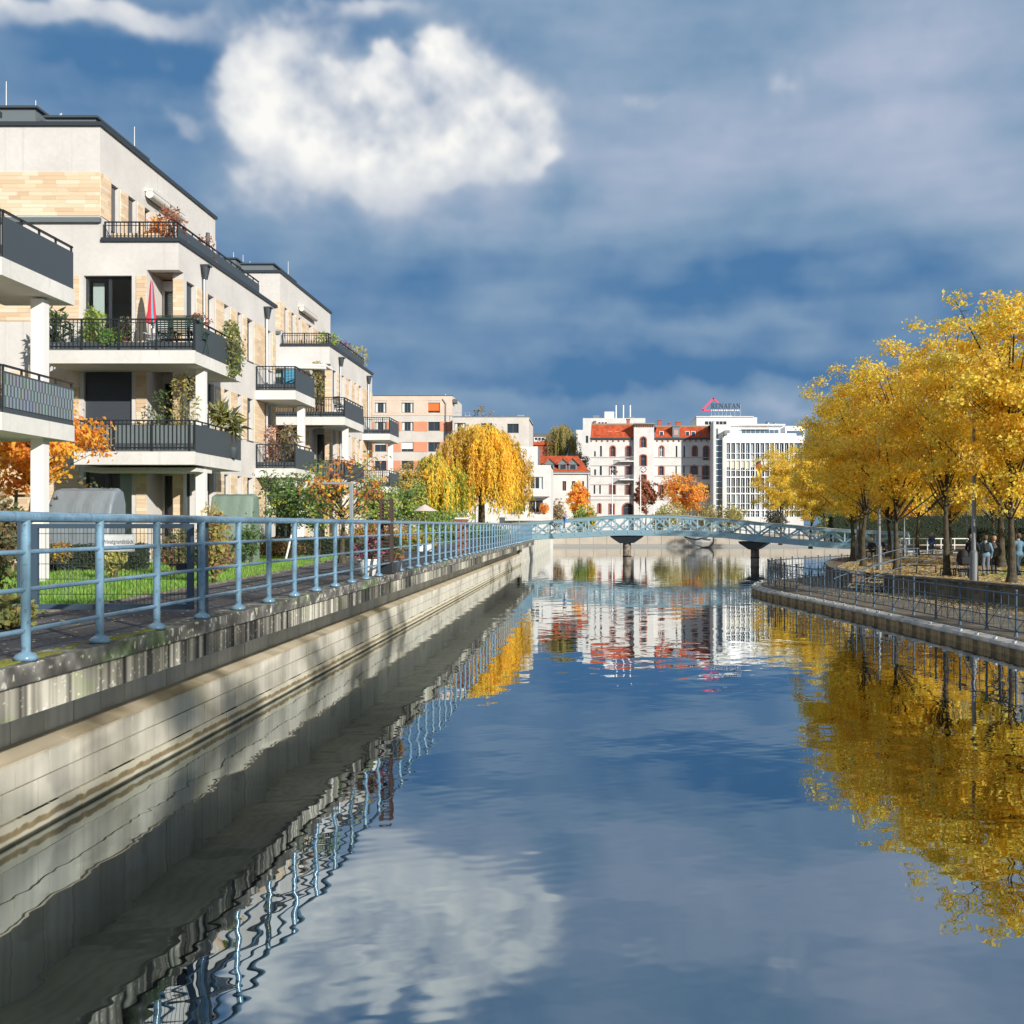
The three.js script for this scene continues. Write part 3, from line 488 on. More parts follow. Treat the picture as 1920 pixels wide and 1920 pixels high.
// railing of a balcony edge: top rail, balusters and the bolted skirt plate; or a solid sheet
function railZ(parent, x0, x1, F, d, { h = .93, skirt = true, sheetMat = null, step = .125 } = {}) {
  const g = [bx(x0, x1, F + h - .035, F + h, d - .03, d + .03), bx(x0, x1, F + h - .13, F + h - .11, d - .012, d + .012), bx(x0, x1, F + .1, F + .12, d - .012, d + .012)], n = Math.round((x1 - x0) / step);
  for (let i = 0; i <= n; i++) { const x = lerp(x0 + .01, x1 - .01, i / n); g.push(bx(x - .009, x + .009, F + .06, F + h - .03, d - .009, d + .009)); if (i % 9 === 0) g.push(bx(x - .025, x + .025, F - .1, F + h - .02, d - .022, d + .022)); }
  part('balusters', g, mats.darkMetal, parent);
  if (skirt) { part('skirt_plate', bx(x0, x1, F - .02, F + .24, d + .02, d + .032), mats.panel, parent); const b = []; for (let x = x0 + .3; x < x1 - .1; x += .68) for (const [i, j] of [[0, 0], [.13, 0], [0, .09], [.13, .09]]) b.push(bx(x + i - .014, x + i + .014, F + .06 + j - .014, F + .06 + j + .014, d + .008, d + .02)); part('bolts', b, mats.steel, parent); }
  if (sheetMat) part('screen_sheet', bx(x0 + .02, x1 - .02, F + .1, F + h - .14, d + .036, d + .042), sheetMat, parent);
}
function railX(parent, x, F, d0, d1, { h = .93, solid = mats.panel, bottom = -.03 } = {}) {
  const g = [bx(x - .03, x + .03, F + h - .035, F + h, d0, d1)], n = Math.max(2, Math.round((d1 - d0) / .62));
  for (let i = 0; i <= n; i++) { const d = lerp(d0 + .03, d1 - .03, i / n); g.push(bx(x - .018, x + .018, F + bottom, F + h - .035, d - .018, d + .018)); }
  part('rail_frame', g, mats.darkMetal, parent);
  if (solid) part('side_sheet', bx(x + .02, x + .032, F + bottom, F + h - .13, d0, d1), solid, parent);
}
const FL = [-.8, 2.2, 5.2, 8.2], XR = -12.94, D0 = 33.4, D1 = 43.6, XL = -25;
function buildHouse() {
  const t = thing('apartment_house', '', 'house', [-19, QY, -38.5], 'white apartment houses in the garden row');
  const frontHoles = [], sideHoles = [], upHoles = [], P = mats.plaster;
  const fw = [[-15.92, -14.41], [-20.4, -18.9], [-23.2, -21.9]];
  FL.slice(0, 3).forEach((F) => fw.forEach(([a, b], i) => { if (i || F > -2) frontHoles.push({ x0: a, x1: b, y0: F + .06, y1: F + 2.62 }); }));
  const sw = [[34.05, 34.74], [35.9, 36.5], [37.5, 38.0], [38.9, 39.35], [40.0, 40.7], [42.45, 43.0]];
  FL.slice(0, 3).forEach((F) => sw.forEach(([a, b], i) => sideHoles.push({ x0: a, x1: b, y0: i ? F + 1.0 : F + .06, y1: F + 2.6 })));
  const uw = [[34.15, 34.7], [35.4, 36.0], [36.7, 37.2], [38.7, 39.4], [40.8, 41.5]];
  uw.forEach(([a, b]) => upHoles.push({ x0: a, x1: b, y0: 8.32, y1: 10.96 }));
  const T = .33;
  part('front_wall', faceZ(wallGeo([[XL, QY - .05], [-13.94, QY - .05], [-13.94, 8.0], [XR, 8.0], [XR, 8.88], [-15.4, 8.88], [-15.4, 12.5], [XL, 12.5]], frontHoles, .35), D0, .35), P, t);
  part('side_wall', faceX(wallGeo([[33.8, QY - .05], [D1, QY - .05], [D1, 8.88], [33.75, 8.88], [33.75, 8.0], [33.8, 8.0]], sideHoles, T), XR, T), P, t);
  part('upper_side_wall', faceX(wallGeo([[D0 + .352, 8.2], [D1, 8.2], [D1, 12.5], [D0 + .352, 12.5]], upHoles, .3), -15.4, .3), P, t);
  part('back_wall', [bx(XL, XR - T - .002, QY, 8.88, D1 - .3, D1 - .002), bx(XL, -15.7, 8.88, 12.5, D1 - .3, D1 - .002), bx(XL, XL + .3, QY, 12.49, D0 + .35, D1 - .3)], P, t);
  part('entrance_niche', [bx(-14.24, -13.942, QY, 8.0, D0 + .352, 34.9), bx(-13.94, -12.952, 8.0, 8.2, D0 + .36, 34.9), bx(-13.3, -13.272, QY, 8.0, 33.82, 34.9)], P, t);
  FL.slice(0, 3).forEach((F, i) => { part('niche_wall', [faceZ(wallGeo([[-13.938, F - .3], [-13.302, F - .3], [-13.302, F + 2.72], [-13.938, F + 2.72]], [{ x0: -13.87, x1: -13.37, y0: F + .03, y1: F + 2.4 }], .25), 34.6, .25)], P, t); windowIn(t, 'z', 34.6, -13.87, -13.37, F + .03, F + 2.4, { name: 'balcony_door', mull: 1, sill: false, inset: .05 }); });
  part('floors', [...FL.map((F) => bx(XL + .31, XR - T - .01, F - .24, F, D0 + .36, D1 - .31)), bx(-15.4, XR - .33, 8.2, 8.26, D0 + .35, D1 - .3)], mats.floorIn, t);
  part('inner_walls', [bx(XL + .31, XR - T - .35, QY, 8.1, 38.2, 38.35), bx(XL + .31, -15.72, 8.21, 11.9, 38.2, 38.35), bx(-17.6, -17.45, QY, 12.0, D0 + .36, 38.2), bx(-21.3, -21.15, QY, 11.9, D0 + .36, 38.2), bx(-15, -14.88, QY, 7.9, 38.36, D1 - .31)], mats.inside, t);
  part('roof', [bx(XL + .3, -15.7, 12.1, 12.3, D0 + .36, D1 - .31)], mats.zinc, t);
  part('roof_trim', [bx(XL - .1, -15.32, 12.5, 12.62, D0 - .09, D0 + .3), bx(-15.7, -15.32, 12.5, 12.62, D0 + .3, D1 + .06), bx(-15.34, XR + .08, 8.88, 9.0, D0 - .09, D0 + .3), bx(XR - .33, XR + .08, 8.88, 9.0, D0 + .3, D1 + .06), bx(-15.5, XR + .06, 8.885, 8.99, D1 - .33, D1 + .06)], mats.anthracite, t);
  part('parapet_flashing', [bx(XL - .05, -15.36, 9.47, 9.62, D0 - .12, D0 - .001)], mats.zinc, t);
  // stone slips
  travertine(t, 'z', D0, XL + .1, -15.402, 9.69, 11.06, 3); travertine(t, 'x', -15.4, D0 + .002, 34.12, 9.69, 11.06, 4);
  uw.forEach(([a, b], i) => travertine(t, 'x', -15.4, b + .13, (uw[i + 1]?.[0] ?? D1 - 1) - .02, 8.6, 10.96, 20 + i));
  FL.slice(0, 3).forEach((F, k) => {
    travertine(t, 'z', D0, -18.6, -16.05, k === 2 ? F + 1.2 : F + .1, F + 2.62, 40 + k); travertine(t, 'z', D0, -14.27, -13.945, F + .1, F + 2.62, 50 + k); travertine(t, 'z', 33.8, -13.268, XR - .002, F + .1, F + 2.6, 60 + k);
    sw.forEach(([a, b], i) => travertine(t, 'x', XR, b + .15, (sw[i + 1]?.[0] ?? D1 + .02) - .02, F + 1.0, F + 2.6, 70 + k * 10 + i));
    fw.forEach(([a, b], i) => windowIn(t, 'z', D0, a, b, F + .06, F + 2.62, { mull: 2, shut: k === 1 && i === 0 ? 1 : k === 0 && i === 1 ? .6 : 0, sill: false, fw: .07 }));
    sw.forEach(([a, b], i) => windowIn(t, 'x', XR, a, b, i ? F + 1.0 : F + .06, F + 2.6, { mull: 1, shut: [0, .0, .5, 0, .0, .3][(i + k) % 6] }));
  });
  uw.forEach(([a, b], i) => windowIn(t, 'x', -15.4, a, b, 8.32, 10.96, { mull: 1, sill: false, shut: i < 2 ? .55 : 0, blind: M([.13, .125, .13], .6) }));
  // inside blinds and curtains
  const bl = []; for (let y = 7.75; y > 6.75; y -= .07) bl.push(bx(-13.86, -13.38, y - .045, y, 34.74, 34.76)); part('blind', bl, mats.blind, t);
  part('curtain', [bx(-15.85, -15.5, FL[2] + .1, FL[2] + 2.5, 33.9, 33.93), bx(-15.0, -14.45, -.7, 1.75, 33.9, 33.93)], mats.blind, t);
  // balconies facing the viewer, wrapping the corner, and the pair at the far corner
  const bal = (F, x0, parts2) => { const s = part('balcony', parts2, mats.slab, t); part('deck', bx(x0 + .05, -11.8, F, F + .02, 31.65, D0 - .02), mats.zinc, s); return s; };
  [[2, -16.3], [1, -15.35]].forEach(([k, x0]) => {
    const F = FL[k], s = bal(F, x0, [bx(x0, -11.77, F - .40, F - .012, 31.6, D0 - .004), bx(XR + .004, -11.77, F - .40, F - .012, D0 - .004, 35.8)]);
    railZ(s, x0 + .04, -11.8, F, 31.64, { sheetMat: k === 1 ? mats.frost : null }); railX(s, -11.8, F, 31.68, 35.76); railX(s, x0 + .04, F, 31.68, D0 - .03, { solid: k === 2 ? null : mats.panel });
    part('end_rail', [bx(XR + .03, -11.8, F + .89, F + .93, 35.74, 35.78), bx(XR + .03, -11.8, F + .02, F + .75, 35.75, 35.765)], mats.panel, s);
  });
  [2, 1].forEach((k) => { const F = FL[k], s = part('balcony', [bx(XR + .004, -11.4, F - .36, F - .01, 41, 43.9)], mats.slab, t); railZ(s, XR + .03, -11.44, F, 41.04); railX(s, -11.44, F, 41.08, 43.86); });
  part('canopy_slab', [bx(-15.35, -11.9, 1.62, 1.74, 32.1, D0 - .004)], mats.slab, t);
  for (const [x, d] of [[-12.03, 32.85], [-11.75, 43.1]]) part('column', rbx(x - .135, x + .135, QY, FL[2] - .4, d - .135, d + .135, .012), mats.white, t);
  // roof terrace railing
  railZ(t, -15.3, -13.0, 8.98, 33.5, { h: .56, skirt: false, step: .12 }); railX(t, XR - .1, 8.98, 33.52, 41.7, { h: .56, bottom: .0 });
  part('terrace_planter', [bx(-15.2, -13.7, 8.9, 9.25, 33.75, 33.95)], M([.62, .5, .36], .8), t);
  // rain pipes with funnel heads, awning, rooftop plant
  for (const d of [35.35, 42.15]) { const p = part('rain_pipe', [cyl(XR + .09, QY, 8.2, d, .05, .05, 8)], mats.steel, t); part('funnel_head', [new THREE.CylinderGeometry(.2, .09, .42, 4, 1).rotateY(Math.PI / 4).scale(.8, 1, 1).translate(XR + .13, 8.36, -d), bx(XR + .02, XR + .3, 8.57, 8.62, d - .17, d + .17)], mats.panel, p); }
  part('awning_cassette', [bar(V(-15.22, 11.4, 36.7), V(-15.22, 11.4, 39.6), .14, 10), bx(-15.4, -15.1, 11.5, 11.6, 36.7, 39.6)], M([.62, .6, .56], .5), t);
  const pb = part('plant_housing', [bx(-20.5, -17.9, 12.3, 13.4, 34.3, 38), bx(-17.7, -16.1, 12.3, 13.2, 34.6, 38.5), bx(-24, -20.8, 12.3, 13.5, 34.4, 39)], mats.zinc, t);
  part('housing_caps', [bx(-20.6, -17.8, 13.4, 13.47, 34.2, 38.1), bx(-17.75, -16.0, 13.2, 13.27, 34.5, 38.6), bx(-24.1, -20.7, 13.5, 13.57, 34.3, 39.1), bar(V(-17.4, 13.3, 37), V(-17.4, 13.6, 37), .12, 8)], mats.panel, pb);
  for (const [x, d, h] of [[-19, 34.6, 2.1], [-18.2, 34.9, 1.6], [-17.3, 34.7, 1.1], [-18.4, 37, 2.0], [-16.3, 38, 1.9], [-20.2, 35, 1.7]]) part('lightning_rod', bar(V(x, 12.3, d), V(x, 12.3 + h, d), .022, 5, .012), mats.white, t);
  return t;
}
const house = buildHouse();
house.userData.label = 'white apartment house with closed red and blue parasol on its balcony'; delete house.userData.group;
const nearHouse = dup(house, [-19, QY, -38.5 + 20.4], 0, 'white apartment house with maple growing behind its corner balconies'); dup(house, [-19.05, QY, -38.5 - 19.4], 0, 'white apartment house standing between parasol balcony house and peach block');

{ // woven privacy strips on the lower corner balcony of the first house
  const st = [], r = rng(9); for (let i = 0; i < 44; i++) for (let j = 0; j < 3; j++) { const d = 20.68 + i * .0625, k = (i + j) % 2 ? 1 : .45; st.push(tint(bx(-11.402 + (k > .5 ? .012 : 0), -11.396 + (k > .5 ? .012 : 0), FL[1] + .1 + j * .22, FL[1] + .315 + j * .22, d, d + .06), [.20 * k, .25 * k, .28 * k].map((q) => q * (.85 + .3 * r())))); }
  const o = part('woven_screen', st, mats.stoneV, nearHouse);
}

// ================================================================ things on the balconies
const gx = (px, d) => (px - 1110) * d / 2000, gy = (py, d) => (985 - py) * d / 2000; // photo pixel to metres at a known depth
function gardenChair(x, y, d, turn, label, group, mat, high = 1.08) { // slatted high-back folding chair
  const t = thing('garden_chair', label, 'chair', [x, y, -d], group), L = (a, b, r = .014) => bar(V(x + a[0], y + a[1], d + a[2]), V(x + b[0], y + b[1], d + b[2]), r, 5);
  part('seat', [0, 1, 2, 3, 4, 5].map((i) => bx(x - .23, x + .23, y + .42, y + .435, d - .2 + i * .07, d - .145 + i * .07)), mat, t);
  for (const s of [-.25, .25]) { part('leg', L([s, 0, -.24], [s, .62, .18]), mat, t); part('leg', L([s, 0, .26], [s, .62, -.2]), mat, t); part('armrest', bx(x + s - .03, x + s + .03, y + .62, y + .645, d - .24, d + .22), mat, t); }
  part('backrest', [L([-.24, .44, .2], [-.22, high, .36]), L([.24, .44, .2], [.22, high, .36]), L([-.22, high, .36], [.22, high, .36], .02), ...Array.from({ length: 9 }, (_, i) => { const v = .5 + i * .063, k = .2 + (v - .44) * .25; return bx(x - .21, x + .21, y + v, y + v + .045, d + k, d + k + .012); })], mat, t);
  t.children.forEach((c) => c.geometry.rotateY(turn)); return t;
}
const chairGreen = M([.03, .06, .045], .5), chairWhite = M([.72, .72, .70], .5);
gardenChair(-13.32, FL[2], 32.55, 0, 'white slatted garden chair beside the closed red parasol', null, chairWhite);
[-12.88, -12.42, -12.0].forEach((x, i) => gardenChair(x + .06, FL[2], 32.35, Math.PI + (i - 1) * .06, 'dark green high-back garden chair on the parasol balcony', 'green chairs on the parasol balcony', chairGreen));
{ // closed parasol, red with a pale blue panel
  const x = gx(284, 32.6), d = 32.6, y = FL[2], t = thing('parasol', 'closed parasol of red and pale blue cloth on white apartment balcony', 'parasol', [x, y, -d]);
  part('pole', cyl(x, y, y + 2.28, d, .02), mats.white, t); part('base', lathe([[.001, 0], [.2, 0], [.19, .06], [.05, .08], [.03, .3]], x, y, d), mats.panel, t);
  const cloth = (a0, a1) => { const pos = [], rows = [[2.3, .02], [2.1, .06], [1.7, .09], [1.3, .12], [1.08, .155], [.98, .13]]; const n = 7; const pt = (i, j) => { const a = lerp(a0, a1, j / n), rr = rows[i][1] * (1 + .28 * Math.sin(a * 6 + i * .5)); return [x + Math.cos(a) * rr, y + rows[i][0] + .03 * Math.sin(a * 5), -d + Math.sin(a) * rr]; }; for (let i = 0; i < rows.length - 1; i++) for (let j = 0; j < n; j++) pos.push(...pt(i, j), ...pt(i, j + 1), ...pt(i + 1, j + 1), ...pt(i, j), ...pt(i + 1, j + 1), ...pt(i + 1, j)); const g = new THREE.BufferGeometry(); g.setAttribute('position', new THREE.Float32BufferAttribute(pos, 3)); g.computeVertexNormals(); return g; };
  part('red_cloth', cloth(1.25, 6.9), M([.55, .03, .05], .85), t); part('blue_cloth', cloth(.62, 1.25), M([.10, .42, .58], .85), t);
}
const bp = (name, label, px, F, d, o) => potPlant(name, label, [gx(px, d), F, d], o);
bp('potted_palm', 'dark leafy potted plant at the outer end of parasol balcony', 100, FL[2], 32.4, { h: 1.0, w: .5, n: 260, leaf: .24, asp: .3, cols: [[.03, .07, .02], [.06, .12, .02], [.16, .2, .03]], seed: 2 });
bp('potted_grass', 'tall yellow-green grass plant behind the balusters of parasol balcony', 175, FL[2], 32.2, { h: 1.05, w: .32, n: 340, leaf: .26, asp: .12, cols: LIME, seed: 3, droop: .2, pot: mats.panel });
bp('flowering_plant', 'bright green rounded bush with yellow flowers on parasol balcony', 210, FL[2], 31.9, { ph: .12, h: .55, w: .44, n: 900, leaf: .07, cols: [[.10, .32, .02], [.14, .40, .03], [.07, .24, .02], [.5, .45, .02]], seed: 4 });
bp('mixed_flowers', 'loose mixed flowers between grass and chairs on parasol balcony', 235, FL[2], 32.0, { h: .75, w: .3, n: 300, leaf: .06, cols: [[.09, .15, .04], [.3, .12, .16], [.25, .28, .06], [.5, .42, .4]], seed: 5 });
potPlant('flower_box', 'red geraniums in a box on the balcony railing corner', [-11.9, FL[2] + .74, 32.3], { h: .3, w: .38, n: 240, leaf: .07, cols: [[.5, .04, .04], [.08, .15, .03], [.4, .1, .1]], seed: 6, pot: mats.panel, ph: .15, pw: .15 });
potPlant('hanging_creeper', 'yellow-green creeper hanging over the dark balcony side', [-11.68, FL[2] - .35, 34.6], { h: 1.75, w: .42, n: 900, leaf: .11, cols: [[.2, .28, .04], [.3, .33, .05], [.4, .3, .06], [.12, .2, .03]], seed: 7, pot: null, droop: .3 });
bp('shrub_tub', 'round boxwood tub behind the screened lower balcony', 268, FL[1], 32.4, { h: .6, w: .42, n: 700, leaf: .05, cols: GREEN, seed: 8, ph: .2, pot: mats.panel });
bp('fig_tree', 'slender potted tree with pale leaves reaching above the screened balcony', 345, FL[1], 32.5, { h: 2.0, w: .5, n: 420, leaf: .13, asp: .4, cols: OLIVE, seed: 9, pot: mats.panel, pw: .25, ph: .4 });
bp('potted_shrub', 'thin dark potted shrub beside the balcony door of screened balcony', 303, FL[1], 32.7, { h: 1.5, w: .35, n: 260, leaf: .12, asp: .4, cols: GREEN, seed: 10, pot: mats.panel, pw: .22, ph: .4 });
bp('red_plant', 'reddish shrub behind the screen of the lower balcony', 180, FL[1], 32.3, { h: .75, w: .3, n: 240, leaf: .08, cols: [[.3, .12, .06], [.2, .2, .05]], seed: 11 });
{ // two spiky yuccas
  for (const [px, h, s, l] of [[412, 1.55, 12, 'spiky yucca with a bare stem above the dark balcony sheet'], [436, 1.5, 13, 'yellowing yucca with drooping leaves above the dark balcony sheet']]) {
    const d = 34.9, x = gx(px, d), t = thing('yucca', l, 'plant', [x, FL[1], -d]); part('pot', lathe([[.001, 0], [.14, 0], [.19, .34], [.16, .34], [.001, .3]], x, FL[1], d), mats.panel, t); part('stem', bar(V(x, FL[1] + .3, d), V(x + .04, FL[1] + h - .2, d), .03), mats.bark, t);
    stuff(part('foliage', leaves(150, s, (q) => { const a = q() * 6.28, k = q() * .12; return [x + Math.cos(a) * k, FL[1] + h - .25 + q() * .28 - (s === 13 ? q() * .45 : 0), d + Math.sin(a) * k]; }, .42, [[.3, .33, .05], [.42, .36, .06], [.18, .25, .04]], .12, s === 13 ? .25 : .05), mats.leaf, t, true));
  }
}
// roof terrace
potPlant('copper_shrub', 'copper-leaved shrub standing on the roof terrace corner', [gx(318, 34.2), 8.4, 34.2], { h: 1.35, w: .55, n: 420, leaf: .12, cols: RUST, seed: 14, pw: .28, ph: .4 });
potPlant('orange_grass', 'orange grass in a pot behind terrace balusters', [gx(295, 34.0), 8.75, 34.0], { h: .65, w: .3, n: 260, leaf: .2, asp: .2, cols: ORANGE, seed: 15, droop: .15 });
potPlant('red_climber', 'small red-leaved shrub further along the roof terrace sheet', [-13.3, 8.5, 36.7], { h: 1.15, w: .4, n: 240, leaf: .1, cols: RUST, seed: 16, pw: .22 });
single('vent_pipe', [cyl(-13.4, 8.4, 10.2, 37.2, .07, .07, 8)], mats.panel, 'grey vent pipe rising from the roof terrace', 'pipe');
// next house along
{
  const D = 52.2, Z = 19.4; // its balconies stand this much further along
  potPlant('terrace_flowers', 'pink flowers on the roof terrace of the further house', [gx(645, 58), 8.9, 58], { h: .9, w: .45, n: 300, leaf: .12, cols: [[.5, .05, .12], [.1, .18, .04], [.55, .1, .2]], seed: 21, pw: .2, ph: .2 });
  potPlant('terrace_greens', 'green trailing plants on the terrace edge of the further house', [gx(613, 53.5), 8.9, 53.5], { h: .55, w: .7, n: 420, leaf: .1, cols: LIME, seed: 22, pw: .25, ph: .2 });
  potPlant('terrace_bush', 'feathery bush at the end of the further roof terrace', [gx(670, 61), 8.8, 61], { h: 1.1, w: .7, n: 320, leaf: .14, cols: OLIVE, seed: 23, pw: .25, ph: .3 });
  potPlant('red_maple_tub', 'small red maple in a wooden tub on the corner balcony', [gx(510, 42.2), FL[1], 42.2], { h: 1.3, w: .42, n: 380, leaf: .1, cols: RUST, seed: 24, pot: mats.timber, pw: .3, ph: .42 });
  potPlant('reed_tub', 'dry brown grasses in a wooden tub beside a red maple', [gx(540, 42.3), FL[1], 42.3], { h: 1.25, w: .36, n: 420, leaf: .3, asp: .08, cols: [[.45, .33, .18], [.35, .25, .13], [.3, .28, .1]], seed: 25, droop: .05, pot: mats.timber, pw: .28, ph: .42 });
  gardenChair(-12.0, FL[2], 42.4, .4, 'bright blue garden chair on the upper corner balcony', null, M([.02, .22, .36], .6), .95);
  potPlant('yellow_creeper', 'yellow leafed pot plant at the railing of the further balcony', [gx(594, 51.6), FL[2], 51.6], { h: 2.4, w: .35, n: 420, leaf: .13, cols: [[.42, .36, .05], [.3, .3, .05], [.5, .32, .06]], seed: 26 });
  gardenChair(gx(640, 52), FL[2], 52, 2.6, 'black slatted chair on the upper balcony of further house', null, mats.darkMetal, .95); gardenChair(gx(632, 52), FL[1], 52, .6, 'black slatted chair on the lower balcony of further house', null, mats.darkMetal, .95);
  part('wicker_screen', Array.from({ length: 22 }, (_, i) => bx(gx(506, 51.3) + i * .115, gx(506, 51.3) + .108 + i * .115, FL[1] + 2.52, FL[1] + 3.55, 51.4, 51.43)), mats.timber, null).userData = { label: 'wooden slat planter screen behind the corner balcony column', category: 'planter' };
  single('folded_awning', [bar(V(gx(505, 51.3), 7.62, 51.2), V(gx(612, 51.3), 7.55, 51.2), .09, 8), bx(gx(505, 51.3), gx(612, 51.3), 7.64, 7.74, 51.1, 52.6)], mats.white, 'white folded awning above the balcony of the further house', 'awning');
}
// ================================================================ garden
const G = QY;
{ // wire gate across the path, with its sign
  const d = 14.1, t = thing('garden_gate', 'dark blue wire mesh gate with a white sign across the path', 'gate', [-6.3, G, -d]), m = mats.fence, w = M([.03, .045, .06], .5);
  const x0 = gx(66, d), x1 = gx(357, d), y0 = -1.11, y1 = .02;
  part('frame', [bx(x0 - .04, x0 + .04, y0, y1, d - .03, d + .03), bx(x1 - .04, x1 + .04, y0, y1, d - .03, d + .03), bx(x0 + .04, x1 - .04, y0, y0 + .07, d - .028, d + .028), bx(x0 + .04, x1 - .04, y1 - .06, y1, d - .028, d + .028)], m, t);
  for (const px of [44, 380]) part('gate_post', [rbx(gx(px, d) - .06, gx(px, d) + .06, G, .1, d - .06, d + .06, .01), bx(gx(px, d) - .065, gx(px, d) + .065, .1, .12, d - .065, d + .065)], m, t);
  const wv = []; for (let x = x0 + .09; x < x1 - .05; x += .05) wv.push(bar(V(x, y0 + .06, d), V(x, y1 - .05, d), .0032, 4)); part('upright_wires', wv, w, t);
  const wh = []; for (let y = y0 + .2; y < y1; y += .2) for (const o of [-.006, .006]) wh.push(bar(V(x0 + .03, y, d + o), V(x1 - .03, y, d + o), .004, 4)); part('cross_wires', wh, w, t);
  part('latch', [bx(x1 - .16, x1 - .05, -.62, -.5, d - .05, d + .05), bar(V(x1 - .12, -.52, d - .1), V(x1 - .24, -.52, d - .1), .01)], mats.darkMetal, t);
  const cv = document.createElement('canvas'); cv.width = 512; cv.height = 256; const c = cv.getContext('2d'); c.fillStyle = '#e9edf0'; c.fillRect(0, 0, 512, 256); c.strokeStyle = '#b8bfc6'; c.lineWidth = 6; c.strokeRect(8, 8, 496, 240); c.fillStyle = '#39414a'; c.font = 'bold 84px sans-serif'; c.textAlign = 'center'; c.fillText('Privatgrundstück', 256, 140, 480); c.fillStyle = '#7d848c'; for (const [a, b] of [[24, 24], [488, 24], [24, 232], [488, 232]]) { c.beginPath(); c.arc(a, b, 7, 0, 7); c.fill(); }
  const st = new THREE.CanvasTexture(cv); st.colorSpace = THREE.SRGBColorSpace;
  const sx0 = gx(190, d - .05), sx1 = gx(251, d - .05), sy0 = gy(1034, d), sy1 = gy(1002, d), sign = part('sign_plate', bx(sx0, sx1, sy0, sy1, d - .03, d - .022), mats.white, t);
  const pg = new THREE.PlaneGeometry(sx1 - sx0 - .004, sy1 - sy0 - .004).translate((sx0 + sx1) / 2, (sy0 + sy1) / 2, -(d - .0335)); part('sign_print', pg, M(0xffffff, .5, { map: st }), sign, true);
}
// planting beside the gate and along the lawn
bush('beech_shrub', 'tall brown and green beech shrub beside the wire gate', [gx(-30, 15.5), G, 15.5], .62, .98, 2600, .085, [[.16, .17, .04], [.22, .16, .05], [.30, .18, .05], [.10, .13, .03]], 31, null, .8);
bush('yellow_grass_clump', 'low yellow-green grass clump at the path edge below the beech', [gx(8, 12.4), G, 12.4], 0.36, .2, 1500, .09, [[.25, .28, .05], [.4, .34, .07], [.16, .2, .04]], 32);
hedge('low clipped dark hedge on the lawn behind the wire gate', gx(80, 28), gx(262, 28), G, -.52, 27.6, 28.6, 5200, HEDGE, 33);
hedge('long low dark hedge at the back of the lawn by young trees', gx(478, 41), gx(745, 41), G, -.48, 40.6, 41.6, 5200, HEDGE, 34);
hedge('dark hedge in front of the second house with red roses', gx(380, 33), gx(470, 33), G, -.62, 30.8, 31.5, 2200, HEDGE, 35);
{
  const maple = treeGeo({ seed: 41, base: 2.15, rx: 1.6, ry: 1.3, trunk: .075, clumps: 80, per: 90, leaf: .12, cols: ORANGE.concat(GOLD), spread: .34, flat: .6 });
  const x = gx(62, 27.2), d = 27.2; plantTree('maple_tree', 'orange maple tied to wooden stakes beside the white balcony column', 'tree', maple, [x, G, -d]);
  const t = thing('tree_stake', 'wooden stake frame around the orange maple trunk', 'tree stake', [x, G, -d]);
  for (const [a, b] of [[-.42, -.2], [.42, -.15], [0, .45]]) part('stake', bar(V(x + a, G, d + b), V(x + a * .8, G + 2.1, d + b * .8), .04, 7), mats.timber, t);
  part('cross_bar', [beam(V(x - .4, G + 1.95, d - .2), V(x + .4, G + 1.95, d - .16), .04, .07), beam(V(x - .4, G + 1.55, d - .2), V(x, G + 1.55, d + .42), .03, .06)], mats.timber, t);
}
function coverShape(name, label, x, d, w, h, dep, mat, slant) { // beach chair under a cloth cover
  const t = thing(name, label, 'covered chair', [x, G, -d]), s = new THREE.Shape([[0, 0], [0, h * .86], [dep * .10, h * .97], [dep * .28, h], [dep * .55, h * .97], [dep * .78, h * (slant ? .60 : .82)], [dep, h * .48], [dep * 1.02, 0]].map((p) => new THREE.Vector2(...p)));
  const g = new THREE.ExtrudeGeometry(s, { depth: w, bevelEnabled: true, bevelSize: .07, bevelThickness: .09, bevelSegments: 3, steps: 18 }); g.rotateY(Math.PI / 2 + Math.PI).translate(x + w / 2, G, -d - 0);
  const p = g.attributes.position; for (let i = 0; i < p.count; i++) { const a = p.getX(i), b = p.getY(i), c = p.getZ(i), k = .05 * noise3(a * 2.2, b * .9, c * 1.5); p.setXYZ(i, a + k * .3, b + (b > G + .4 ? k * .25 : 0), c + k * .35); } g.computeVertexNormals();
  part('cover', g, mat, t); const hem = []; for (let i = 0; i < 6; i++) hem.push(bx(x - w / 2 + i * w / 6, x - w / 2 + (i + .9) * w / 6, G + .02, G + .07, d - dep - .09, d - dep - .08)); part('hem_strap', hem, mats.panel, t); return t;
}
coverShape('covered_beach_chair', 'hooded beach chair under a smooth grey cover on the terrace', gx(189, 29.4), 29.0, 1.5, 2.12, .95, M([.19, .225, .255], .55, { bumpMap: coarse, bumpScale: .01 }), false);
coverShape('covered_swing_seat', 'garden seat under a sloping pale green cover', gx(453, 35.5), 35.2, 1.2, 2.15, 1.0, M([.17, .235, .195], .7, { bumpMap: coarse, bumpScale: .01 }), true);
bush('forsythia_shrub', 'green and orange tinted shrub behind the covered beach chair', [gx(172, 30.6), G, 30.6], .85, 1.35, 1400, .12, [[.16, .2, .04], [.26, .26, .05], [.42, .24, .06], [.1, .15, .03]], 42);
bush('chrysanthemum_bush', 'yellow and red flowering chrysanthemum on the hedge end', [gx(113, 26.4), G + .25, 26.4], .34, .3, 900, .06, [[.7, .5, .03], [.75, .55, .05], [.45, .1, .06], [.2, .25, .04]], 43);
bush('pale_yellow_shrub', 'pale yellow shrub seen through the wire gate', [gx(212, 23.5), G, 23.5], .3, .55, 420, .1, [[.7, .62, .2], [.6, .55, .12], [.3, .34, .08]], 44);
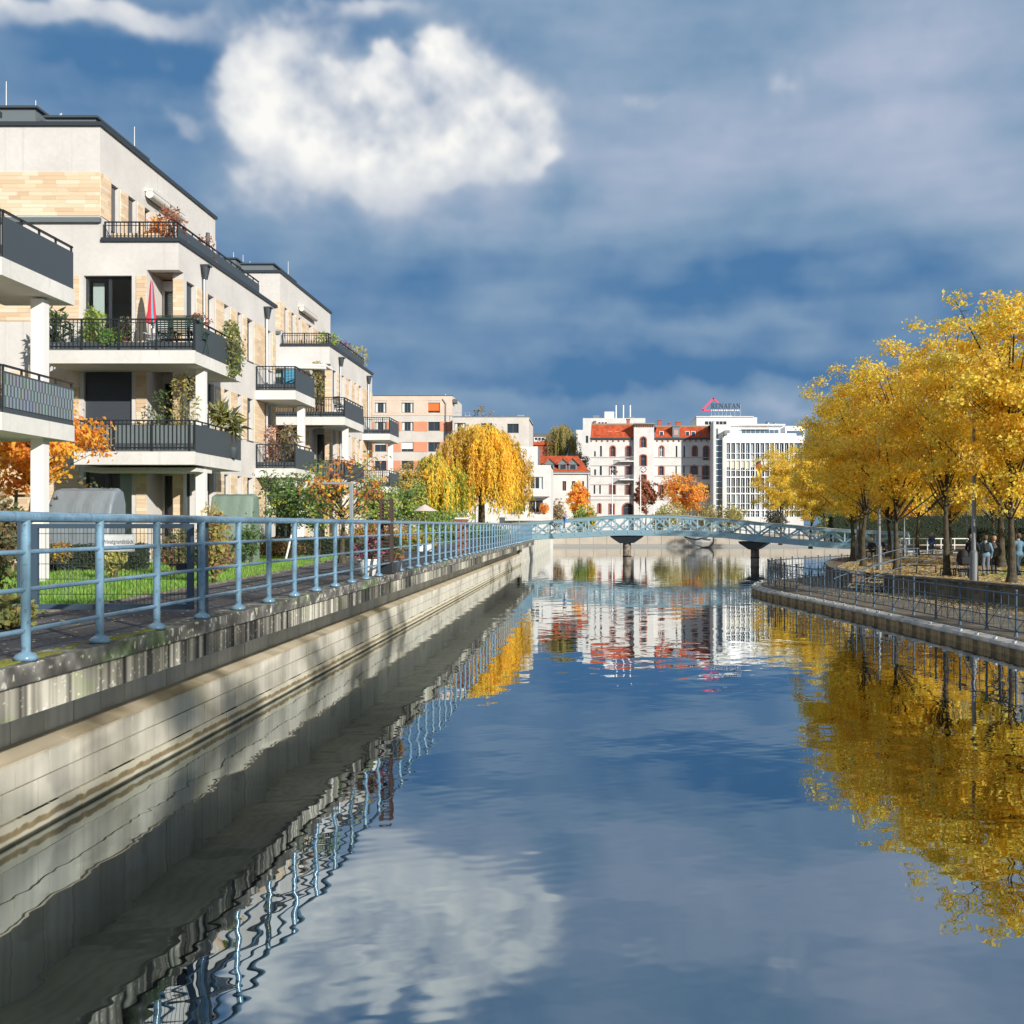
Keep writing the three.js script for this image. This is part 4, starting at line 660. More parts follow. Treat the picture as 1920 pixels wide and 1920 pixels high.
bush('rose_bush', 'rose bush with small red flowers near the gate post', [gx(330, 25.5), G, 25.5], .5, .62, 900, .075, [[.1, .16, .04], [.2, .22, .05], [.45, .08, .06], [.3, .28, .07]], 45);
bush('yellow_leaf_shrub', 'yellowing garden shrub beside the gate post', [gx(402, 22), G, 22], .36, .85, 800, .1, [[.5, .42, .08], [.3, .32, .06], [.6, .5, .14], [.36, .2, .06]], 46);
bush('pink_flower_bush', 'bush with pink flowers on the lawn edge past the gate', [gx(420, 27), G, 27], .4, .38, 700, .07, [[.5, .14, .2], [.14, .2, .05], [.24, .28, .06], [.45, .4, .1]], 47);
bush('autumn_shrub', 'golden autumn shrub growing against the house corner column', [gx(395, 31), G, 31], .45, .95, 700, .1, GOLD.concat(OLIVE), 48);
bush('small_green_shrub', 'small dark green shrub in front of the sloping green cover', [gx(470, 33.5), G, 33.5], .42, .75, 800, .08, GREEN, 49);
bush('flower_bed', 'low mixed flower bed with red and cream blooms', [gx(520, 38), G, 38], 1.3, .42, 1500, .09, [[.4, .12, .06], [.55, .42, .2], [.2, .22, .05], [.45, .3, .1]], 50, null, .7);
bush('flower_bed', 'low mixed flower bed with orange and yellow autumn leaves by the trellis', [gx(700, 44), G, 44], 2.0, .75, 2200, .11, [[.6, .26, .05], [.7, .5, .08], [.3, .3, .06], [.45, .14, .06]], 51, null, .9);
{ // young garden trees
  const t1 = treeGeo({ seed: 61, base: 1.1, rx: 1.0, ry: 1.0, trunk: .05, clumps: 42, per: 44, leaf: .11, cols: GREEN.concat(GREEN, LIME), spread: .3 });
  plantTree('young_tree', 'dense dark green young tree on the lawn with a leaning white stake', 'tree', t1, [gx(545, 36), G, -36]);
  single('white_stake', bar(V(gx(535, 35.4), G, 35.4), V(gx(545, 35.4), G + 1.0, 35.6), .035), mats.white, 'leaning white stake at the foot of the dark young tree', 'stake');
  const t2 = treeGeo({ seed: 62, base: .8, rx: .8, ry: 1.35, trunk: .04, clumps: 40, per: 34, leaf: .12, cols: LIME.concat(GREEN), spread: .3 });
  plantTree('light_green_tree', 'upright yellow-green young tree in front of the balcony', 'tree', t2, [gx(598, 38), G, -38]);
  const t3 = treeGeo({ seed: 63, base: 1.35, rx: 1.25, ry: 1.15, trunk: .11, clumps: 34, per: 22, leaf: .13, cols: RUST.concat(ORANGE, LIME), spread: .34 });
  plantTree('sparse_autumn_tree', 'sparse fruit tree with a dark trunk and few red leaves', 'tree', t3, [gx(642, 34), G, -34]);
  const t4 = treeGeo({ seed: 64, base: .9, rx: 1.3, ry: 1.2, trunk: .06, clumps: 50, per: 44, leaf: .13, cols: LIME.concat(GREEN), spread: .36 });
  plantTree('bushy_green_tree', 'bushy light green tree behind the dark trellis column', 'tree', t4, [gx(705, 46), G, -46]);
  plantTree('bushy_green_tree', 'light green bushy tree beyond the trellis under the orange tree', 'tree', t4, [gx(765, 62), G, -62], null, 2.1, 1.15);
}
single('lamp_post', [rbx(gx(659, 27) - .045, gx(659, 27) + .045, G, gy(905, 27), 26.96, 27.04, .006), rbx(gx(606, 27), gx(659, 27) - .046, gy(908, 27), gy(904, 27), 26.97, 27.03, .004)], mats.steel, 'slim grey steel post with a thin side arm behind the blue railing', 'post');
{ // dark lattice plant column, flower pot
  const d = 26.4, x = gx(725, d), t = thing('trellis_column', 'dark rusty lattice column standing on the path by the railing', 'trellis', [x, G, -d]), m = M([.06, .035, .028], .8);
  for (const [a, b] of [[-.12, -.12], [.12, -.12], [.12, .12], [-.12, .12]]) part('upright', rbx(x + a - .025, x + a + .025, G, .66, d + b - .025, d + b + .025, .004), m, t);
  for (let y = G + .1; y < .62; y += .085) part('ring', [bx(x - .13, x + .13, y, y + .03, d - .135, d - .125), bx(x - .13, x + .13, y, y + .03, d + .125, d + .135), bx(x - .135, x - .125, y, y + .03, d - .13, d + .13), bx(x + .125, x + .135, y, y + .03, d - .13, d + .13)], m, t);
  part('planter_foot', rbx(x - .2, x + .2, G, G + .28, d - .2, d + .2, .02), mats.darkMetal, t);
  potPlant('flower_pot', 'white pot of pink flowers at the foot of the railing', [gx(690, 25.4), G, 25.4], { pw: .24, ph: .4, h: .5, w: .36, n: 520, leaf: .09, cols: [[.55, .08, .25], [.1, .16, .04], [.6, .15, .3], [.14, .2, .05]], pot: mats.potWhite, seed: 71 });
  potPlant('flower_pot', 'dark pot with a small leafy plant beside the trellis column', [gx(742, 27.6), G, 27.6], { pw: .16, ph: .3, h: .35, w: .25, n: 240, leaf: .08, cols: GREEN.concat(RUST), pot: mats.panel, seed: 72 });
}
{ const d = 36, t = thing('notice_board', 'two small white notice boards standing beside the path', 'sign', [gx(795, d), G, -d]); for (const px of [787, 803]) { part('board', rbx(gx(px, d) - .11, gx(px, d) + .11, gy(1034, d), gy(1020, d), d - .015, d + .015, .008), mats.white, t); part('stand', bar(V(gx(px, d), G, d + .02), V(gx(px, d), gy(1030, d), d + .02), .015), mats.darkMetal, t); } }
{ const d = 44, x = gx(866, d), t = thing('brick_pillar', 'reddish brick garden pillar behind the blue railing', 'pillar', [x, G, -d]), r = rng(5); for (let i = 0; i < 17; i++) for (let j = 0; j < 2; j++) part('brick', bx(x - .22 + j * .222 + (i % 2) * .0, x - .004 + j * .222, G + i * .085, G + .078 + i * .085, d - .2, d + .2), M([.20 + r() * .08, .08 + r() * .03, .06], .9), t); part('cap', rbx(x - .27, x + .27, G + 1.445, G + 1.52, d - .25, d + .25, .01), mats.slab, t); }
{ const d = 52, x = gx(797, d), y = gy(948, d), t = thing('garden_parasol', 'open beige garden parasol among the shrubs', 'parasol', [x, G, -d]); part('pole', cyl(x, G, y, d, .025), mats.timber, t); part('canopy', new THREE.ConeGeometry(.62, .34, 8, 1, true).translate(x, y - .1, -d), M([.62, .52, .44], .9), t); }
bush('garden_shrub', 'green shrub mass beside the willow trunk', [gx(815, 70), G, 70], 1.7, 1.2, 1900, .17, LIME.concat(GREEN), 81); bush('garden_shrub', 'round green shrub behind the beige parasol', [gx(850, 78), G, 78], 1.9, 1.2, 1900, .18, GREEN.concat(LIME), 82);
bush('garden_shrub', 'flowering border shrub between trellis and brick pillar', [gx(780, 50), G, 50], 1.5, .6, 1500, .13, LIME.concat([[.6, .4, .06], [.5, .2, .06]]), 83); bush('garden_shrub', 'low green shrub at the foot of the willow', [gx(905, 88), G, 88], 2.2, .75, 1400, .2, GREEN.concat(LIME), 84); bush('garden_shrub', 'dark green shrub beyond the brick pillar near the bridge', [gx(925, 76), G, 76], 1.3, .62, 1200, .16, GREEN, 85);

// ================================================================ the footbridge
{
  const t = thing('footbridge', 'arched pale blue steel truss footbridge on two piers over the canal', 'bridge', [8, WY, -95]), m = mats.bridge;
  const A = new THREE.Vector3(-7.6, 0, -101.6), B = new THREE.Vector3(26.5, 0, -89.6), L = A.distanceTo(B), dir = B.clone().sub(A).normalize(), nrm = new THREE.Vector3(-dir.z, 0, dir.x);
  if (nrm.z > 0) nrm.multiplyScalar(-1); // points away from the viewer
  // heights read along the span: [x, underside, top]
  const H = [[-7.6, -1.5, .2], [-4.5, -1.30, .42], [2.8, -.93, .93], [7, -.96, .92], [11.2, -1.10, .62], [15, -1.50, .19], [21.3, -2.02, -.36], [26.5, -2.15, -.62]];
  const hy = (x, k) => { for (let i = 0; i < H.length - 1; i++) if (x <= H[i + 1][0]) { const u = (x - H[i][0]) / (H[i + 1][0] - H[i][0]); return lerp(H[i][k], H[i + 1][k], u * u * (3 - 2 * u) * .35 + u * .65); } return H[H.length - 1][k]; };
  const n = 28, P = (i, side, k, dy = 0) => { const p = A.clone().lerp(B, i / n); const y = hy(p.x, k) + dy; return p.addScaledVector(nrm, side).setY(y); };
  for (const [side, nm] of [[0, 'near'], [2.7, 'far']]) {
    const top = [], bot = [], dk = [];
    for (let i = 0; i < n; i++) { top.push(beam(P(i, side, 2, -.12), P(i + 1, side, 2, -.12), .16, .24)); bot.push(beam(P(i, side, 1, .26), P(i + 1, side, 1, .26), .2, .5)); }
    part('top_chord', top, m, t); part('bottom_chord', bot, m, t);
    for (let i = 0; i <= n; i++) part('upright', beam(P(i, side, 1, .5), P(i, side, 2, -.22), .11, .11), m, t);
    for (let i = 0; i < n; i++) part('diagonal', i % 2 ? beam(P(i, side, 2, -.24), P(i + 1, side, 1, .5), .13, .15) : beam(P(i, side, 1, .5), P(i + 1, side, 2, -.24), .13, .15), m, t);
    for (let i = 1; i < n; i += 2) part('gusset', beam(P(i - .22, side, 2, -.27), P(i + .22, side, 2, -.27), .13, .14), m, t);
    part('guard_rails', [.12].flatMap((q) => Array.from({ length: n }, (_, i) => { const o = side ? -.14 : .14; return beam(P(i, side + o, 1, .75 + q), P(i + 1, side + o, 1, .75 + q), .025, .035); })), m, t);
    part('cap_rail', Array.from({ length: n }, (_, i) => beam(P(i, side, 2, .02), P(i + 1, side, 2, .02), .26, .035)), M([.48, .47, .42], .8), t);
    part('bolt_heads', Array.from({ length: n }, (_, i) => new THREE.SphereGeometry(.07, 6, 5).translate(...P(i, side - .1, 1, .3).toArray())), m, t);
  }
  part('deck', Array.from({ length: n }, (_, i) => beam(P(i, 1.35, 1, .42), P(i + 1, 1.35, 1, .42), 2.46, .1)), M([.10, .09, .08], .9), t);
  part('cross_beams', Array.from({ length: n + 1 }, (_, i) => beam(P(i, .12, 1, .24), P(i, 2.58, 1, .24), .1, .22)), mats.anthracite, t);
  for (const x of [2.8, 14.1]) {
    const i = (x - A.x) / (B.x - A.x) * n, c = P(i, 1.35, 1), y = c.y;
    part('pier', [cyl(c.x, WY - .6, y - .72, -c.z, .38, .38, 20)], M([.46, .38, .31], .9, { map: coarse }), t);
    part('pier_ring', lathe([[.39, 0], [.42, .03], [.42, .1], [.39, .13]], c.x, WY + .35, -c.z, 20), mats.darkMetal, t);
    const s = new THREE.Shape([[-1.25, 0], [1.25, 0], [1.2, -.16], [.32, -.72], [-.32, -.72], [-1.2, -.16]].map((p) => new THREE.Vector2(...p)));
    part('pier_head', new THREE.ExtrudeGeometry(s, { depth: 2.5, bevelEnabled: false }).translate(0, 0, -1.25).rotateY(Math.atan2(-dir.z, dir.x)).translate(c.x, y, c.z), mats.darkMetal, t);
  }
  part('abutment', [bx(-9.2, -6.3, -3.9, -1.35, 99, 104.5), bx(25.5, 30, -3.2, -2.1, 86, 91)], mats.slab, t);
}
// ================================================================ buildings along the far bank
const far = (d) => ({ x: (px) => (px - 1110) * d / 2000, y: (py) => (985 - py) * d / 2000, d });
const palewall = M([.62, .58, .54], .9, { map: plasterTex }), peach = M([.72, .57, .47], .9, { map: plasterTex }), salmon = M([.70, .30, .18], .9, { map: plasterTex }), whiteWall = M([.68, .675, .665], .9, { map: plasterTex });
const roofMat = M([.56, .105, .035], .85, { map: tex(256, (u, v) => { const a = vf(u, v, 12, 12, 201, 4), b = (v * 24) % 1, c = (u * 16) % 1; const k = .7 + .4 * a - (b < .15 ? .18 : 0) - (c < .1 ? .08 : 0); return [k, k * .96, k * .9]; }, 6) });
const brickRed = M([.36, .11, .07], .9), roofGrey = M([.12, .12, .125], .8), sillBrown = M([.22, .10, .08], .85);
// facade facing the viewer: wall with real openings; each window a frame with its pane
function facade(t, f, x0, x1, yTop, yBase, holes, mat, o = {}) {
  const hs = holes.map((h) => ({ ...h, x0: f.x(h[0]), x1: f.x(h[1]), y1: f.y(h[2]), y0: f.y(h[3]), arch: h[4] ?? 0, opt: h[5] || {} }));
  part(o.name || 'wall', faceZ(wallGeo([[f.x(x0), yBase], [f.x(x1), yBase], [f.x(x1), f.y(yTop)], [f.x(x0), f.y(yTop)]], hs, .5), f.d, .5), mat, t);
  hs.forEach((h, i) => {
    const q = h.opt, fw = q.fw || .09, fr = q.frame || o.frame || mats.white, y1 = h.y1, F = toF('z', f.d), a = .22, b = .3, r = (h.x1 - h.x0) / 2, g = [F(h.x0, h.x0 + fw, h.y0, y1 - r * h.arch, a, b), F(h.x1 - fw, h.x1, h.y0, y1 - r * h.arch, a, b), F(h.x0 + fw, h.x1 - fw, h.y0, h.y0 + fw, a, b)];
    if (!h.arch) g.push(F(h.x0 + fw, h.x1 - fw, y1 - fw, y1, a, b));
    if (q.mull !== 0) g.push(F((h.x0 + h.x1) / 2 - fw / 2, (h.x0 + h.x1) / 2 + fw / 2, h.y0 + fw, y1 - r * h.arch * .3, a + .01, b - .01));
    if (q.trans) g.push(F(h.x0 + fw, h.x1 - fw, lerp(h.y0, y1, .62), lerp(h.y0, y1, .62) + fw, a + .02, b - .02));
    const w = part('window', g, fr, t); part('pane', F(h.x0 + .02, h.x1 - .02, h.y0 + .02, y1 - .005, a + .04, a + .06), q.pane || o.pane || mats.darkGlass, w);
    if (q.blind) part('roller_blind', F(h.x0 + .03, h.x1 - .03, lerp(y1, h.y0, q.blind), y1 - .01, a - .05, a - .02), q.blindMat || mats.blind, w);
    if (q.curtain) part('curtain', [F(h.x0 + fw, h.x0 + fw + (h.x1 - h.x0) * .2, h.y0 + fw, y1 - fw, a + .02, a + .035), F(h.x1 - fw - (h.x1 - h.x0) * .2, h.x1 - fw, h.y0 + fw, y1 - fw, a + .02, a + .035)], mats.blind, w);
    if (o.sill) part('sill', F(h.x0 - .08, h.x1 + .08, h.y0 - .12, h.y0 - .002, -.1, .2), o.sill, w);
    if (q.surround) { const s = .22, gs = [F(h.x0 - s, h.x0 - .002, h.y0, y1 - r * h.arch, -.05, .02), F(h.x1 + .002, h.x1 + s, h.y0, y1 - r * h.arch, -.05, .02)]; if (h.arch) for (let k = 0; k < 8; k++) { const a0 = k / 8 * Math.PI, a1 = (k + 1) / 8 * Math.PI, cx = (h.x0 + h.x1) / 2, cy = y1 - r * h.arch, R = r + s / 2 + .01; gs.push(beam(V(cx + Math.cos(a0) * R, cy + Math.sin(a0) * R * h.arch, f.d - .02), V(cx + Math.cos(a1) * R, cy + Math.sin(a1) * R * h.arch, f.d - .02), .07, s)); } else gs.push(F(h.x0 - s, h.x1 + s, y1 + .002, y1 + s, -.05, .02)); part('brick_surround', gs, brickRed, w); }
  });
}
const FB = -1.9; // foundations
{ // peach block
  const f = far(168), t = thing('apartment_block', 'peach and white apartment block with salmon bands and an orange blind', 'building', [f.x(770), FB, -f.d - 6]);
  const hs = [], dk = M([.10, .09, .085], .6), ob = M([.75, .16, .03], .8);
  [[755, 774], [791, 808], [829, 847], [864, 882]].forEach(([a, b], row) => [[652, 674], [702.5, 724], [752.5, 775], [802.5, 824.5]].forEach(([u, v], c) => hs.push([u, v, a, b, 0, { blind: row === 0 && c === 3 ? .78 : row === 2 && c === 2 ? .7 : row === 2 && c === 1 ? .25 : 0, blindMat: row === 0 ? ob : mats.white, curtain: row < 2 && c !== 3 }])));
  facade(t, f, 600, 848, 742, FB, hs, palewall, { frame: dk });
  for (const [a, b, y0, y1] of [[0, 0, 742, 779]]) part('upper_band', toF('z', f.d)(f.x(600), f.x(848) + .02, f.y(751), f.y(743), -.06, -.002), peach, t);
  const seg = (row, y0, y1, mat) => { const xs = [600, ...hs.slice(row * 4, row * 4 + 4).flatMap((h) => [h[0] - .8, h[1] + .8]), 848]; for (let i = 0; i < xs.length; i += 2) part('colour_band', toF('z', f.d)(f.x(xs[i]), f.x(xs[i + 1]), f.y(y1), f.y(y0), -.05, -.001), mat, t); };
  seg(0, 751, 774.5, peach); part('upper_band', toF('z', f.d)(f.x(600), f.x(848), f.y(779), f.y(774.7), -.06, -.002), peach, t); seg(1, 790.5, 808.5, salmon); seg(2, 828.5, 847.5, salmon); seg(3, 863.5, 882.5, salmon);
  part('roof', [bx(f.x(600), f.x(848) - .01, f.y(742) - .4, f.y(742) - .1, f.d + .5, f.d + 12), bx(f.x(600) - .1, f.x(848) + .12, f.y(742), f.y(741), f.d - .12, f.d + .5)], roofGrey, t);
  part('end_wall', [bx(f.x(848) - .5, f.x(848), FB, f.y(742), f.d + .5, f.d + 12), bx(f.x(600), f.x(600) + .5, FB, f.y(742), f.d + .5, f.d + 12), bx(f.x(600), f.x(848), FB, f.y(742), f.d + 12, f.d + 12.4)], palewall, t);
  part('rain_pipe', [cyl(f.x(836), FB, f.y(757), f.d - .15, .09), bar(V(f.x(836), f.y(757), f.d - .15), V(f.x(830), f.y(748), f.d - .15), .09)], mats.zinc, t);
  part('chimney', [cyl(f.x(830), f.y(742), f.y(735), f.d + 3, .12)], mats.steel, t); part('eaves_box', [bx(f.x(849), f.x(855), f.y(755), f.y(748), f.d, f.d + 2)], roofGrey, t);
}
{ // lower white wing
  const f = far(166), t = thing('white_wing', 'plain off-white apartment wing with rooftop units behind the willow', 'building', [f.x(920), FB, -f.d - 5]);
  facade(t, f, 848.5, 992, 782, FB, [[852, 873, 793, 810, 0, { curtain: 1 }], [902, 923, 793.5, 811], [951, 972.5, 794.5, 812], [852, 873, 832, 850], [902, 923, 832, 850], [951, 972.5, 833, 851]], palewall, { frame: M([.10, .09, .085], .6) });
  part('roof', [bx(f.x(848.5), f.x(992), f.y(782) - .5, f.y(782) - .12, f.d + .5, f.d + 11), bx(f.x(848.5), f.x(992) + .08, f.y(782), f.y(780.6), f.d - .1, f.d + .5)], mats.zinc, t);
  part('end_wall', [bx(f.x(992) - .5, f.x(992), FB, f.y(782), f.d + .5, f.d + 11), bx(f.x(848.5), f.x(992), FB, f.y(782), f.d + 11, f.d + 11.3)], palewall, t);
  for (const [a, b, h] of [[866, 878, 6], [905, 911, 5], [922, 926, 4], [938, 942, 5], [956, 960, 4], [967, 980, 7]]) part('roof_unit', rbx(f.x(a), f.x(b), f.y(781), f.y(781 - h), f.d + 3, f.d + 4, .05), mats.steel, t);
  part('roof_rail', [bx(f.x(850), f.x(880), f.y(772.6), f.y(772), f.d + 1, f.d + 1.05), ...[850, 857, 864, 871, 879].map((p) => bar(V(f.x(p), f.y(781), f.d + 1), V(f.x(p), f.y(772), f.d + 1), .03))], mats.steel, t);
}
{ // white house at the water with balconies
  const f = far(156), t = thing('waterside_house', 'white stepped house at the water with recessed balconies', 'house', [f.x(1000), FB, -f.d - 5]);
  facade(t, f, 892, 1033, 872, -3.8, [[951, 984, 893, 916, 0, { mull: 1, frame: mats.white }], [988, 1018, 894, 917, 0, { curtain: 1 }], [951, 985, 938, 960], [990, 1018, 937, 961]], whiteWall, { frame: mats.white });
  facade(t, far(157), 905, 1008, 837, far(157).y(872.5), [[930, 946, 846, 862]], whiteWall, { name: 'upper_wall' });
  part('roof', [bx(f.x(892), f.x(1033), f.y(872) - .3, f.y(872) - .02, f.d + .5, f.d + 9), bx(f.x(905), f.x(1008), f.y(837) - .1, f.y(837) + .05, f.d + 1.5, f.d + 8), bx(f.x(1008) - .4, f.x(1008), f.y(872), f.y(837) - .1, f.d + 1.5, f.d + 8)], mats.zinc, t);
  part('side_wall', [bx(f.x(1033) - .4, f.x(1033), -3.8, f.y(872) - .02, f.d + .5, f.d + 9)], whiteWall, t);
  for (const y of [919, 964]) part('balcony_parapet', rbx(f.x(948), f.x(1031), f.y(y + 9), f.y(y), f.d - 1.1, f.d - .95, .03), whiteWall, t);
  for (const y of [928, 973]) part('balcony_slab', bx(f.x(948), f.x(1031), f.y(y) - .25, f.y(y), f.d - 1.1, f.d - .002), mats.slab, t);
  part('awning', [bx(f.x(985), f.x(1022), f.y(934), f.y(932), f.d - .9, f.d - .002)], mats.zinc, t); part('column', [bx(f.x(986), f.x(988.6), f.y(964), f.y(937), f.d - 1.0, f.d - .75)], mats.white, t);
  part('garden_wall', [bx(f.x(840), f.x(892) - .02, FB, f.y(948), f.d + .2, f.d + .6)], whiteWall, t);
  potPlant('flower_box', 'orange chrysanthemums on the parapet of the waterside house', [f.x(1021), f.y(964), f.d - 1.0], { h: 1.1, w: .8, n: 260, leaf: .3, cols: ORANGE, seed: 91, pw: .3, ph: .3 }); potPlant('box_ball', 'round green shrub on the balcony of the waterside house', [f.x(974), f.y(964), f.d - .9], { h: 1.1, w: .6, n: 260, leaf: .25, cols: LIME, seed: 92, pw: .3, ph: .3 });
}
{ // low house with orange tiled roof and three dormers
  const f = far(180), t = thing('dormer_house', 'low white house with red tiled hip roof and three small dormers', 'house', [f.x(1065), FB, -f.d - 5]), eave = f.y(885), ridge = f.y(851);
  facade(t, f, 1005, 1105, 888, FB, [[1033, 1035.5, 902, 921], [1054.5, 1061.5, 902, 920], [1072, 1079, 902, 920], [1091, 1095, 902, 915]], whiteWall, { frame: sillBrown, pane: mats.darkGlass });
  const rg = new THREE.BufferGeometry(), a = [f.x(1003), eave, -f.d + .5], b = [f.x(1106), eave, -f.d + .5], c = [f.x(1083), ridge, -f.d - 5], e = [f.x(1003), ridge, -f.d - 5], g = [f.x(1106), eave + 3.2, -f.d - 5], h = [f.x(1003), eave, -f.d - 10.5], k = [f.x(1106), eave, -f.d - 10.5];
  rg.setAttribute('position', new THREE.Float32BufferAttribute([...a, ...b, ...c, ...a, ...c, ...e, ...b, ...k, ...c, ...k, ...h, ...e, ...k, ...e, ...c], 3)); rg.computeVertexNormals(); part('roof', rg, roofMat, t);
  part('eaves', [bx(f.x(1003), f.x(1106), eave - .28, eave - .02, f.d - .5, f.d - .02)], mats.white, t); part('gutter', [bar(V(f.x(1003), eave - .02, f.d - .6), V(f.x(1106), eave - .02, f.d - .6), .09)], mats.zinc, t);
  part('walls', [bx(f.x(1003) + .2, f.x(1105) - .01, FB, eave - .05, f.d + .52, f.d + 10)], whiteWall, t);
  for (const px of [1031, 1055.5, 1074]) { const x = f.x(px), yb = f.y(882), yt = f.y(871.5); const dm = part('dormer', [bx(x - .75, x - .45, yb, yt, f.d + .3, f.d + 2.6), bx(x + .45, x + .75, yb, yt, f.d + .3, f.d + 2.6), bx(x - .75, x + .75, yt, yt + .1, f.d + .3, f.d + 2.6)], mats.zinc, t); part('pane', bx(x - .45, x + .45, yb, yt, f.d + .36, f.d + .4), mats.darkGlass, dm);
    const s = new THREE.Shape([[-1.05, 0], [1.05, 0], [0, .95]].map((p) => new THREE.Vector2(...p))); part('dormer_gable', new THREE.ExtrudeGeometry(s, { depth: 2.6, bevelEnabled: false }).translate(x, yt + .1, -f.d - 2.8), mats.zinc, dm); part('dormer_roof', [beam(V(x - 1.2, yt + .02, f.d + 1.4), V(x + .04, yt + 1.16, f.d + 1.4), 3.0, .1), beam(V(x + 1.2, yt + .02, f.d + 1.4), V(x - .04, yt + 1.16, f.d + 1.4), 3.0, .1)].map((q) => q), roofMat, dm); }
  part('drain_pipe', cyl(f.x(1102.5), FB, eave - .2, f.d - .12, .07), mats.zinc, t); part('brick_stub', bx(f.x(1004), f.x(1012), eave, f.y(838), f.d + 6, f.d + 9), brickRed, t);
}
{ // brick gable building behind
  const f = far(215), t = thing('red_roof_house', 'house with dark red roof and white dormer strip behind the dormer house', 'house', [f.x(1010), FB, -f.d - 6]);
  part('wall', bx(f.x(985), f.x(1045), FB, f.y(835), f.d, f.d + 12), M([.34, .10, .06], .9, { map: plasterTex }), t); part('roof', [bx(f.x(985), f.x(1042), f.y(835), f.y(829), f.d - .3, f.d + 12.3)], roofMat, t);
  part('attic', [bx(f.x(990), f.x(1030), f.y(829), f.y(806), f.d + 8, f.d + 12)], roofGrey, t); part('dormer_strip', bx(f.x(997), f.x(1020), f.y(826), f.y(814), f.d + 7.4, f.d + 7.99), mats.white, t); for (const p of [1002, 1008.5, 1015]) part('pane', bx(f.x(p) - .25, f.x(p) + .25, f.y(819), f.y(815), f.d + 7.3, f.d + 7.39), mats.darkGlass, t);
}
{ // white brick building with stair tower
  const f = far(205), t = thing('historic_building', 'white historic building with red brick arches, red roofs and square stair tower', 'building', [f.x(1220), FB, -f.d - 7]), S = { surround: 1, mull: 1, trans: 1, frame: sillBrown }, sl = { mull: 0, fw: .05, frame: mats.panel };
  const hs = [[1114, 1117, 846, 856, 0, sl], [1125, 1128.5, 836, 856, 0, sl], [1145, 1153, 837, 856, 1, S], [1174, 1182, 837, 862, 1, S],
    [1114, 1117.5, 880, 891, 0, sl], [1124.5, 1128.5, 873, 891, 0, sl], [1144, 1154, 873, 891, .8, { ...S, frame: mats.white }], [1173.5, 1183, 873, 896, .4, S],
    [1113, 1116, 909, 926, 0, sl], [1123.5, 1126.5, 909, 926, 0, sl], [1144, 1153, 909, 927, 0, S], [1173.5, 1182, 909, 928, 0, S], [1122, 1126, 945, 963, 1, S], [1143, 1151, 946, 965, 0, S], [1168, 1186, 944, 966, 1, { ...S, mull: 0 }]];
  facade(t, f, 1107, 1188.5, 822, FB, hs, whiteWall);
  facade(t, far(204), 1188.5, 1226, 797, FB, [[1201.5, 1211, 820, 839, 1, S], [1201, 1211.5, 853, 874, .5, { ...S, mull: 0 }], [1201, 1211, 890, 910, .3, { ...S, mull: 0 }], [1201, 1211, 925, 942, 0, S]], whiteWall, { name: 'tower_wall' });
  facade(t, f, 1226, 1336, 822, FB, [[1237, 1244, 837, 856, 1, { ...S, frame: mats.white }], [1267, 1270, 836, 857, 0, sl], [1281.5, 1284.5, 836, 857, 0, sl], [1299, 1306.5, 837, 856, 1, S], [1319.5, 1328, 837, 863, 1, S], [1236, 1244, 874, 891, .8, S], [1266.5, 1269, 874, 891, 0, sl], [1281, 1284, 874, 891, 0, sl], [1296, 1307, 873, 890, .6, S], [1318, 1328.5, 873, 899, .5, S], [1236, 1244, 909, 926, .5, S], [1319, 1328, 909, 930, .5, S], [1267, 1272, 909, 926, 0, sl], [1296, 1306, 909, 926, .5, S]], whiteWall);
  part('side_walls', [bx(f.x(1107), f.x(1107) + .5, FB, f.y(822), f.d + .5, f.d + 14), bx(f.x(1336) - .5, f.x(1336), FB, f.y(822), f.d + .5, f.d + 14), bx(f.x(1188.5), f.x(1188.5) + .5, f.y(822), f.y(797), 204.5, 211), bx(f.x(1226) - .5, f.x(1226), FB, f.y(797), 204.5, 211), bx(f.x(1189), f.x(1226), f.y(822), f.y(797), 211, 211.4), bx(f.x(1107), f.x(1336), FB, f.y(822), f.d + 14, f.d + 14.4)], whiteWall, t);
  const bands = []; for (const y of [857.5, 873, 892.5, 908.5, 930, 937]) for (const [a, b] of [[1107, 1188], [1226.5, 1336]]) bands.push(bx(f.x(a), f.x(b), f.y(y) - .09, f.y(y) + .05, f.d - .07, f.d - .003)); part('string_course', bands, M([.42, .34, .32], .9), t);
  const den = []; for (let p = 1108; p < 1336; p += 10.3) if (p < 1186 || p > 1229) den.push(bx(f.x(p), f.x(p + 2), f.y(828), f.y(824), f.d - .2, f.d - .003)); part('cornice_brackets', den, brickRed, t);
  part('cornice', [bx(f.x(1106), f.x(1188.4), f.y(824), f.y(821), f.d - .35, f.d + .3), bx(f.x(1226.2), f.x(1337), f.y(824), f.y(821), f.d - .35, f.d + .3)], mats.anthracite, t);
  const mans = (a, b, at, yt) => { const g = new THREE.BufferGeometry(), x0 = f.x(a), x1 = f.x(b), y0 = f.y(821), y1 = f.y(yt), xt = f.x(at); g.setAttribute('position', new THREE.Float32BufferAttribute([x0, y0, -f.d + .1, x1, y0, -f.d + .1, x1, y1, -f.d - 2.4, x0, y0, -f.d + .1, x1, y1, -f.d - 2.4, xt, y1, -f.d - 2.4], 3)); g.computeVertexNormals(); part('mansard_roof', g, roofMat, t); };
  mans(1107, 1188.4, 1109, 793); mans(1226.2, 1336, 1233, 797);
